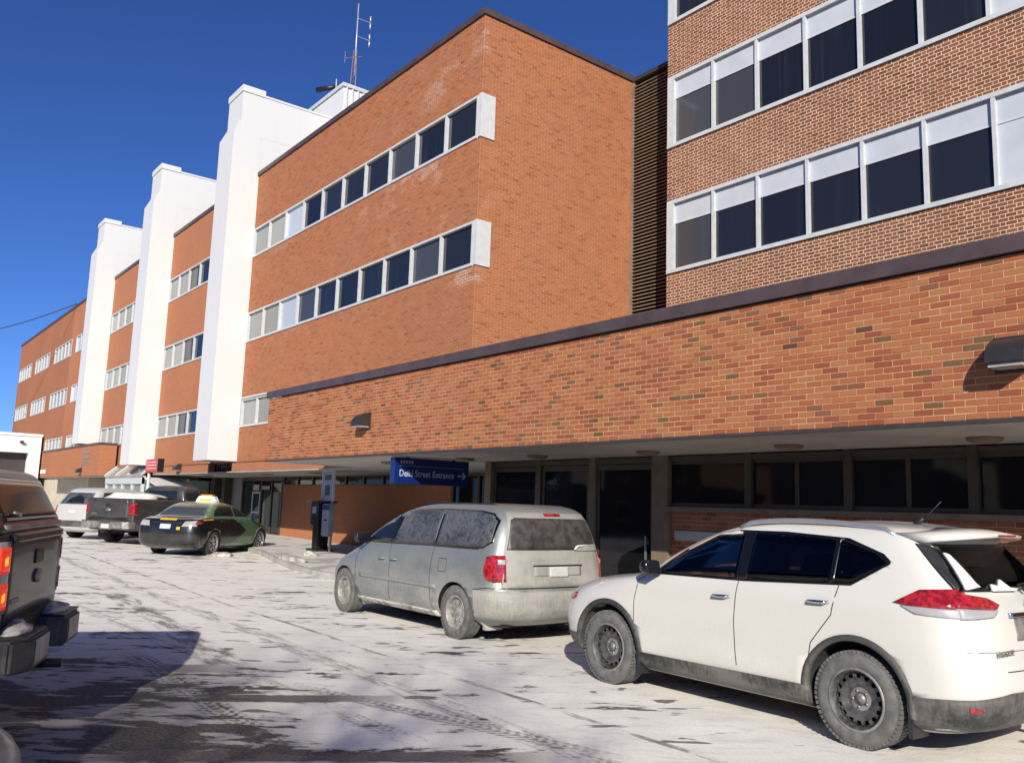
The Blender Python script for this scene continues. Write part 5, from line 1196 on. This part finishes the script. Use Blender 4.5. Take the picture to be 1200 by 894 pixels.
# ---- pickups
def make_pickup(name, label, loc, rz, pm, cap, wbx=1.83):
    t = thing(name, label, 'pickup', loc, rz, local=True)
    sh = Shell([(0.44, 2.45, -2.82, 0.92, 0.5, 0.2), (0.54, 2.66, -2.93, 0.975, 0.7, 0.16), (0.80, 2.78, -2.955, 1.0, 0.85, 0.14), (1.02, 2.70, -2.955, 0.998, 0.9, 0.13), (1.12, 2.48, -2.955, 0.99, 0.9, 0.12), (1.20, 1.95, -2.955, 0.982, 0.7, 0.12), (1.30, 1.48, -2.955, 0.975, 0.5, 0.12), (1.405, 1.30, -2.95, 0.962, 0.4, 0.12), (1.425, 1.15, -2.93, 0.93, 0.3, 0.12)], 2.6, 5.0)
    c = Car(t, sh); A = 0.45
    sh.body('body', [pm, 'dark_gap'], t, [(wbx, 0.41, A), (-wbx, 0.41, A)])
    wheels(t, [(wbx, 0.86), (-wbx, 0.86), (wbx, -0.86), (-wbx, -0.86)], 0.39, 0.26, 0.235, 'alloy', 'chrome_dirty')
    cb = Shell([(1.33, 1.30, -0.72, 0.955, 0.5, 0.12), (1.45, 1.08, -0.71, 0.925, 0.45, 0.12), (1.65, 0.76, -0.68, 0.865, 0.4, 0.13), (1.80, 0.48, -0.62, 0.80, 0.4, 0.18), (1.88, 0.20, -0.5, 0.70, 0.4, 0.25), (1.92, -0.02, -0.25, 0.35, 0.15, 0.15)], 2.6, 5.0)
    cab = cb.body('cab', [pm, 'dark_gap'], t)
    cc = Car(t, cb)
    for sg in (1, -1):
        cc.side('cab_window', [(0.92, 1.38), (0.20, 1.38), (0.18, 1.77), (0.40, 1.76), (0.62, 1.64)], 'car_glass', 0.006, 0.01, (sg,), cab)
        cc.side('cab_window', [(0.12, 1.38), (-0.56, 1.38), (-0.54, 1.72), (-0.45, 1.77), (0.10, 1.78)], 'car_glass', 0.006, 0.01, (sg,), cab)
        mirror(t, 0.90, sg*0.98, 1.42, 'black_plastic', sg, 1.25)
        handle(t, 0.28, 1.16, sh, sg, 'black_plastic')
        lit = cap and sg == 1
        if cap:
            tl = c.side('tail_light', [(-2.80, 0.86), (-2.80, 1.28), (-2.935, 1.28), (-2.935, 0.86)], 'lamp_clear', 0.010, 0.03, (sg,))[0]
            c.rear('tail_light', [(sg*0.80, 0.88), (sg*0.80, 1.36), (sg*0.955, 1.36), (sg*0.955, 0.88)], 'lamp_clear', 0.012, 0.03)
            for z in (0.91, 1.15):
                c.rear('lens', [(sg*0.815, z), (sg*0.815, z+0.17), (sg*0.945, z+0.17), (sg*0.945, z)], 'lamp_lit' if lit else 'lamp_red', 0.022, 0.01)
                if lit: c.rear('bulb', [(sg*0.865, z+0.06), (sg*0.865, z+0.11), (sg*0.90, z+0.10), (sg*0.90, z+0.05)], 'lamp_lit_core', 0.028, 0.006)
        else:
            c.side('tail_light', [(-2.78, 0.92), (-2.78, 1.30), (-2.93, 1.30), (-2.93, 0.92)], 'lamp_red', 0.010, 0.03, (sg,))
            c.rear('tail_light', [(sg*0.82, 0.92), (sg*0.84, 1.30), (sg*0.955, 1.30), (sg*0.955, 0.92)], 'lamp_red', 0.012, 0.03)
        c.side('headlight', [(2.2, 0.95), (2.2, 1.1), (2.5, 1.05), (2.6, 0.92)], 'lamp_headlight', 0.008, 0.02, (sg,))
    cc.front('windscreen', [(-0.78, 1.38), (-0.66, 1.78), (0.66, 1.78), (0.78, 1.38)], 'car_glass', 0.005, 0.02, cab)
    cc.rear('back_window', [(-0.68, 1.42), (-0.6, 1.74), (0.6, 1.74), (0.68, 1.42)], 'car_glass', 0.005, 0.02, cab)
    c.arch('arch_lip', wbx, 0.41, A-0.012, A+0.05, -0.05, math.pi+0.05, pm); c.arch('arch_lip', -wbx, 0.41, A-0.012, A+0.05, -0.05, math.pi+0.05, pm)
    c.seam('door_seam', [(1.2, 0.55), (1.2, 1.3)]); c.seam('door_seam', [(0.15, 0.55), (0.15, 1.34)]); c.seam('bed_seam', [(-0.76, 0.5), (-0.76, 1.33)], 0.02)
    tg = c.rear('tailgate', [(-0.785, 0.80), (-0.785, 1.405), (0.785, 1.405), (0.785, 0.80)], pm, 0.010, 0.02, nu=20, nv=6)
    c.rear('tailgate_ridge', [(-0.77, 1.35), (-0.77, 1.40), (0.77, 1.40), (0.77, 1.35)], pm, 0.03, 0.03, tg)
    c.rear('gate_gap', [(-0.80, 0.765), (-0.80, 0.797), (0.80, 0.797), (0.80, 0.765)], 'dark_gap', 0.006, 0.02)
    c.rear('tailgate_handle', [(-0.12, 1.17), (-0.12, 1.27), (0.12, 1.27), (0.12, 1.17)], 'black_plastic', 0.022, 0.02, tg)
    em = MB(); em.tube([(-2.962, 0.0, 1.07), (-2.982, 0.0, 1.07)], 0.052, 20); em.v = [(a, b*2.0, z) for a, b, z in em.v]; em.build('emblem', 'chrome_dirty', tg)
    c.rear('badge', [(0.48, 0.93), (0.48, 0.96), (0.68, 0.96), (0.68, 0.93)], 'chrome_dirty', 0.016, 0.012, tg)
    # step bumper with a recess for the plate
    bp = MB()
    for sg in (1, -1):
        bp.prism([(-3.02, sg*0.24), (-3.16, sg*0.30), (-3.16, sg*0.80), (-3.06, sg*0.98), (-2.80, sg*1.0), (-2.80, sg*0.24)][::sg], 0.50, 0.72, 'z')
    bp.box(-3.04, -2.82, -0.239, 0.239, 0.47, 0.66)
    bo = bp.build('rear_bumper', 'chrome_dirty' if not cap else 'cladding', t, bevel=0.018)
    for sg in (1, -1):
        B('step_pad', 'black_plastic', bo, (-3.13, -2.86, sg*0.32, sg*0.90, 0.722, 0.738))
        if cap:
            B('bumper_chrome', 'chrome_dirty', bo, (-3.165, -3.161, sg*0.36, sg*0.76, 0.54, 0.70))
            sn = lump('snow_clump', -2.99, sg*0.60, 0.735, 0.11, 0.24, 0.07, 'snow_dirty', 'x', 31+sg); sn.parent = bo
            for k_ in ('label', 'category'): del sn[k_]
    B('number_plate', 'plate_white', bo, (-3.048, -3.042, -0.16, 0.16, 0.50, 0.63))
    ht = MB(); ht.tube([(-2.9, 0, 0.42), (-3.2, 0, 0.42)], 0.035, 8); ht.build('tow_hitch', 'black_metal', t)
    for sg in (1, -1): B('mud_flap', 'black_plastic', t, (-2.34, -2.32, sg*0.72, sg*0.98, 0.18, 0.55))
    B('chassis', 'dark_gap', t, (-2.8, 2.3, -0.45, 0.45, 0.36, 0.50))
    if cap:
        cs = Shell([(1.415, -0.78, -2.945, 0.955, 0.1, 0.10), (1.47, -0.785, -2.92, 0.948, 0.1, 0.10), (1.62, -0.80, -2.84, 0.925, 0.12, 0.10), (1.76, -0.82, -2.77, 0.895, 0.14, 0.11), (1.83, -0.85, -2.72, 0.86, 0.18, 0.14), (1.862, -0.95, -2.64, 0.78, 0.3, 0.2), (1.875, -1.3, -2.4, 0.4, 0.2, 0.2)], 4.0, 7.0)
        cp_ = cs.body('truck_cap', [pm, 'dark_gap'], t); k = Car(t, cs)
        k.rear('cap_window', [(-0.83, 1.49), (-0.77, 1.79), (0.77, 1.79), (0.83, 1.49)], 'cap_glass', 0.008, 0.02, cp_)
        k.rear('window_rail', [(-0.86, 1.44), (-0.86, 1.47), (0.86, 1.47), (0.86, 1.44)], 'chrome_dirty', 0.016, 0.03, cp_)
        hb = MB(); hb.tube([(-2.915, 0.48, 1.53), (-2.91, 0.62, 1.55)], 0.014, 6); hb.build('latch_handle', 'steel_grey', cp_)
        for sg in (1, -1): k.side('cap_side_window', [(-1.0, 1.52), (-1.0, 1.76), (-2.4, 1.76), (-2.6, 1.52)], 'car_glass', 0.008, 0.02, (sg,), cp_)
    else:
        B('bed_cover', 'black_metal', t, (-2.88, -0.80, -0.88, 0.88, 1.427, 1.44))
    return t
NP = Vector((-7.564, 1.319)); hd = math.radians(-111.66)       # centre of the near pickup's rear face, heading away to the left
hv = Vector((math.cos(hd), math.sin(hd)))
c0 = NP+hv*2.955
make_pickup('pickup_truck', 'dark charcoal pickup with cap and lit tail light at left edge', (c0.x, c0.y, 0), hd, 'paint_charcoal', True)
p2 = math.radians(121); ctr = Vector((-30.2, 8.0))+Vector((math.cos(p2), math.sin(p2)))*1.83
make_pickup('pickup_truck', 'dirty dark grey pickup with snow in its bed parked behind the taxi', (ctr.x, ctr.y, gz(ctr.x)), p2, 'paint_grey_truck', False)
bed = ctr-Vector((math.cos(p2), math.sin(p2)))*1.75
sl_ = lump('bed_snow', bed.x, bed.y, gz(ctr.x)+1.44, 0.95, 0.75, 0.20, 'snow_white', 'white snow heaped in the bed of the dark grey pickup', 12); sl_.rotation_euler = (0, 0, p2)

# ---- pale frosted sport utility vehicle farther back
def make_far():
    fx, fy, rz = -33.75, 8.6, math.radians(121)
    t = thing('frosted_wagon', 'pale silver frost-covered utility wagon parked left of the dark grey pickup', 'car', (fx, fy, gz(fx)), rz, local=True)
    sh = Shell([(0.24, 2.1, -2.2, 0.8, 0.6, 0.4), (0.34, 2.25, -2.35, 0.89, 0.8, 0.4), (0.55, 2.33, -2.40, 0.93, 0.9, 0.35), (0.80, 2.30, -2.38, 0.935, 0.95, 0.33), (0.95, 2.1, -2.36, 0.93, 0.95, 0.32), (1.03, 1.7, -2.35, 0.92, 0.8, 0.32), (1.10, 1.25, -2.33, 0.90, 0.6, 0.32), (1.30, 0.95, -2.22, 0.84, 0.45, 0.32), (1.52, 0.58, -2.06, 0.77, 0.42, 0.34), (1.64, 0.32, -1.95, 0.71, 0.45, 0.38), (1.71, 0.0, -1.8, 0.60, 0.5, 0.42), (1.745, -0.4, -1.4, 0.3, 0.3, 0.3)], 2.6, 4.0)
    c = Car(t, sh); A = 0.41
    sh.body('body', ['paint_frost', 'dark_gap'], t, [(1.38, 0.36, A), (-1.38, 0.36, A)])
    wheels(t, [(1.38, 0.81), (-1.38, 0.81), (1.38, -0.81), (-1.38, -0.81)], 0.36, 0.23, 0.23, 'alloy', 'wheel_dirty')
    for sg in (1, -1):
        c.side('side_window', [(0.92, 1.13), (0.1, 1.14), (0.1, 1.60), (0.25, 1.59), (0.58, 1.40)], 'car_glass', 0.006, 0.01, (sg,))
        c.side('side_window', [(0.02, 1.14), (-0.95, 1.16), (-0.95, 1.61), (0.02, 1.61)], 'car_glass', 0.006, 0.01, (sg,))
        c.side('side_window', [(-1.03, 1.16), (-2.0, 1.19), (-1.78, 1.57), (-1.03, 1.61)], 'car_glass', 0.006, 0.01, (sg,))
        mirror(t, 0.85, sg*0.93, 1.18, 'paint_frost', sg, 1.0)
        c.rear('tail_light', [(sg*0.76, 0.85), (sg*0.74, 1.12), (sg*0.88, 1.12), (sg*0.89, 0.85)], 'lamp_red', 0.010, 0.03)
    c.front('windscreen', [(-0.72, 1.14), (-0.6, 1.58), (0.6, 1.58), (0.72, 1.14)], 'car_glass', 0.005, 0.02)
    c.rear('rear_window', [(-0.68, 1.17), (-0.58, 1.56), (0.58, 1.56), (0.68, 1.17)], 'frosted_glass', 0.008, 0.02)
    c.rear('wiped_patch', [(-0.40, 1.20), (-0.30, 1.38), (0.0, 1.48), (0.30, 1.38), (0.40, 1.20)], 'car_glass', 0.011, 0.01)
    c.rear('number_plate', [(-0.16, 0.85), (-0.16, 0.98), (0.16, 0.98), (0.16, 0.85)], 'plate_white', 0.012, 0.012)
    c.rear('bumper', [(-0.85, 0.42), (-0.87, 0.62), (0.87, 0.62), (0.85, 0.42)], 'cladding', 0.02, 0.03)
make_far()

# ---- silver car beside the camera, of which only the door mirror shows
def make_near():
    rz = math.radians(147); h = Vector((math.cos(rz), math.sin(rz))); l = Vector((-h.y, h.x))
    mir = Vector((-2.84, 0.325)); ctr_ = mir-h*0.62+l*1.08
    t = thing('silver_sedan', 'silver car at bottom left corner, only its door mirror in view', 'car', (ctr_.x, ctr_.y, 0), rz, local=True)
    sh = Shell([(0.20, 2.0, -2.0, 0.76, 0.6, 0.5), (0.28, 2.1, -2.12, 0.85, 0.75, 0.5), (0.50, 2.18, -2.2, 0.89, 0.9, 0.5), (0.70, 2.14, -2.18, 0.89, 0.95, 0.5), (0.82, 1.95, -2.15, 0.885, 1.0, 0.5), (0.90, 1.6, -2.12, 0.88, 0.8, 0.5), (0.97, 1.2, -2.08, 0.865, 0.6, 0.5), (1.15, 0.8, -1.9, 0.78, 0.4, 0.45), (1.32, 0.42, -1.65, 0.69, 0.4, 0.45), (1.42, 0.1, -1.4, 0.58, 0.4, 0.4), (1.47, -0.3, -0.9, 0.25, 0.2, 0.2)])
    c = Car(t, sh); A = 0.37
    sh.body('body', ['paint_silver', 'dark_gap'], t, [(1.3, 0.32, A), (-1.3, 0.32, A)])
    wheels(t, [(1.3, 0.77), (-1.3, 0.77), (1.3, -0.77), (-1.3, -0.77)], 0.32, 0.2, 0.215, 'alloy', 'wheel_alloy')
    for sg in (1, -1):
        c.side('side_window', [(0.70, 1.0), (-0.1, 1.01), (-0.1, 1.36), (0.12, 1.35), (0.42, 1.24)], 'car_glass', 0.006, 0.01, (sg,))
        c.side('side_window', [(-0.17, 1.01), (-1.4, 1.03), (-1.15, 1.30), (-0.17, 1.36)], 'car_glass', 0.006, 0.01, (sg,))
        mirror(t, 0.62, sg*0.90, 1.03, 'paint_silver', sg, 0.9, 'mirror_blue')
        c.rear('tail_light', [(sg*0.6, 0.85), (sg*0.6, 1.0), (sg*0.8, 1.0), (sg*0.82, 0.85)], 'lamp_red', 0.01, 0.03)
    c.front('windscreen', [(-0.68, 1.0), (-0.55, 1.34), (0.55, 1.34), (0.68, 1.0)], 'car_glass', 0.005, 0.02)
    c.rear('rear_window', [(-0.62, 1.05), (-0.5, 1.33), (0.5, 1.33), (0.62, 1.05)], 'car_glass', 0.005, 0.02)
n = N('mirror_blue'); n.color((0.75, 0.78, 0.85)); setin(n.b, Metallic=1.0, Roughness=0.02)
make_near()

# ------------------------------------------------------------------ bare trees across the lot (their twigs shadow the snow and mirror in the glass)
def bare_tree(x, y, hgt, seed, label):
    t = thing('bare_tree', label, 'tree', (x, y, 0), 0, 'bare trees behind the viewer', True)
    rnd = random.Random(seed); tr = MB(); tw = MB()
    def grow(p, d, L, r, lev):
        m = tr if lev < 2 else tw; pts = [p]; q = p.copy(); dd = d.copy(); k = 4 if lev < 3 else 3
        for i in range(k):
            dd = (dd+Vector((rnd.uniform(-1, 1), rnd.uniform(-1, 1), rnd.uniform(-0.3, 0.7)))*0.13).normalized(); q = q+dd*(L/k); pts.append(q.copy())
        m.tube(pts, [r*(1-0.5*i/k) for i in range(k+1)], 7 if lev < 2 else 4, cap=False)
        if lev >= 5: return
        for i in range(1, k+1):
            for _ in range(2 if lev else (2 if i > 1 else 0)):
                a = rnd.uniform(0, 6.28); side = Vector((math.cos(a), math.sin(a), rnd.uniform(0.1, 0.7))).normalized()
                grow(pts[i], (dd*0.7+side*rnd.uniform(0.6, 1.0)).normalized(), L*rnd.uniform(0.48, 0.66), r*(1-0.5*i/k)*rnd.uniform(0.45, 0.62), lev+1)
    grow(Vector((0, 0, 0)), Vector((0, 0, 1)), hgt*0.52, hgt*0.018, 0)
    tr.build('trunk', 'bark', t); tag(tw.build('crown', 'bark', t), kind='stuff')
bare_tree(7.2, -8.6, 11.5, 4, 'bare tree whose twigs shadow the snow by the near track')

# ---- unseen tall box van, added so its shadow joins that of the near pickup
def make_shadow_van():
    e = Vector((0.845, -0.535)); f = Vector((-0.535, -0.845)); A_ = Vector((-2.1, -2.25)); rz = math.atan2(f.y, f.x)
    o = A_+e*1.05
    t = thing('shadow_box_van', 'unseen white box van added beyond the left edge to cast shadow beside the pickup', 'van', (o.x, o.y, 0), rz, local=True)
    B('cargo_box', 'stucco_white', t, (0, 3.6, -1.05, 1.05, 0.75, 3.0), bevel=0.03)
    sh = Shell([(0.40, 6.2, 3.75, 0.9, 0.4, 0.1), (0.6, 6.3, 3.72, 1.0, 0.5, 0.1), (1.1, 6.25, 3.72, 1.0, 0.6, 0.1), (1.3, 5.6, 3.72, 0.98, 0.5, 0.1), (1.45, 5.3, 3.72, 0.95, 0.4, 0.1), (2.0, 4.8, 3.74, 0.86, 0.35, 0.12), (2.12, 4.5, 3.8, 0.7, 0.3, 0.15)], 2.6, 6)
    sh.body('cab', ['stucco_white', 'dark_gap'], t); c = Car(t, sh)
    c.side('cab_window', [(5.2, 1.45), (4.3, 1.45), (4.3, 1.95), (4.75, 1.93)], 'car_glass'); c.front('windscreen', [(-0.8, 1.5), (-0.7, 1.95), (0.7, 1.95), (0.8, 1.5)], 'car_glass')
    B('chassis', 'black_metal', t, (0.1, 5.6, -0.5, 0.5, 0.45, 0.74)); B('bumper', 'black_metal', t, (-0.12, -0.01, -1.0, 1.0, 0.45, 0.62))
    for sg in (1, -1): B('tail_light', 'lamp_red', t, (-0.02, -0.001, sg*0.8, sg*0.98, 0.8, 0.95))
    B('roller_door', 'steel_grey', t, (-0.015, -0.001, -0.9, 0.9, 0.98, 2.9))
    wheels(t, [(0.9, 0.9), (0.9, -0.9), (5.4, 0.9), (5.4, -0.9)], 0.39, 0.26, 0.235, 'alloy', 'chrome_dirty')
make_shadow_van()

# ------------------------------------------------------------------ houses across the street, mirrored in the shopfront
plain('house_brick', (0.22, 0.11, 0.075), 0.9, 0, 0.2, 2); plain('house_grey', (0.26, 0.25, 0.23), 0.9, 0, 0.1, 1); plain('house_roof', (0.06, 0.055, 0.055), 0.9, 0, 0.25, 3)
def house(x, y, wd, mat, label):
    t = thing('house', label, 'house', (x, y, 0), 0, 'houses across the street behind the viewer', True)
    h = wd/2; dp = 4.5
    B('wall', mat, t, (-h, h, -dp, dp, 0, 5.6))
    m = MB(); m.prism([(-h-0.4, 5.5), (0, 9.2), (h+0.4, 5.5), (h+0.4, 5.3), (-h-0.4, 5.3)], -dp-0.4, dp+0.4, 'y'); rf_ = m.build('roof', 'house_roof', t)
    B('chimney', 'house_brick', rf_, (h*0.4, h*0.4+0.6, -1, -0.4, 6.8, 10.0))
    for wx in (-h*0.55, h*0.55):
        for z in (1.0, 3.7):
            f = B('window', 'frame_white', t, (wx-0.65, wx+0.65, dp, dp+0.06, z, z+1.4)); B('pane', 'glass_navy', f, (wx-0.55, wx+0.55, dp+0.061, dp+0.075, z+0.1, z+1.3))
    d = B('door', 'bronze', t, (-0.5, 0.5, dp, dp+0.06, 0.1, 2.2)); B('handle', 'steel_grey', d, (0.35, 0.42, dp+0.06, dp+0.1, 1.0, 1.1))
house(-14, -27, 9, 'house_brick', 'red brick gabled house mirrored in the shopfront doors')
house(-27, -28, 10, 'house_grey', 'grey gabled house second along the mirrored street')
house(-41, -27, 9, 'house_brick', 'brick gabled house third along the mirrored street')
house(-55, -28, 10, 'house_grey', 'grey gabled house farthest along the mirrored street')
house(-2, -28, 9, 'house_grey', 'grey gabled house nearest the viewer along the mirrored street')
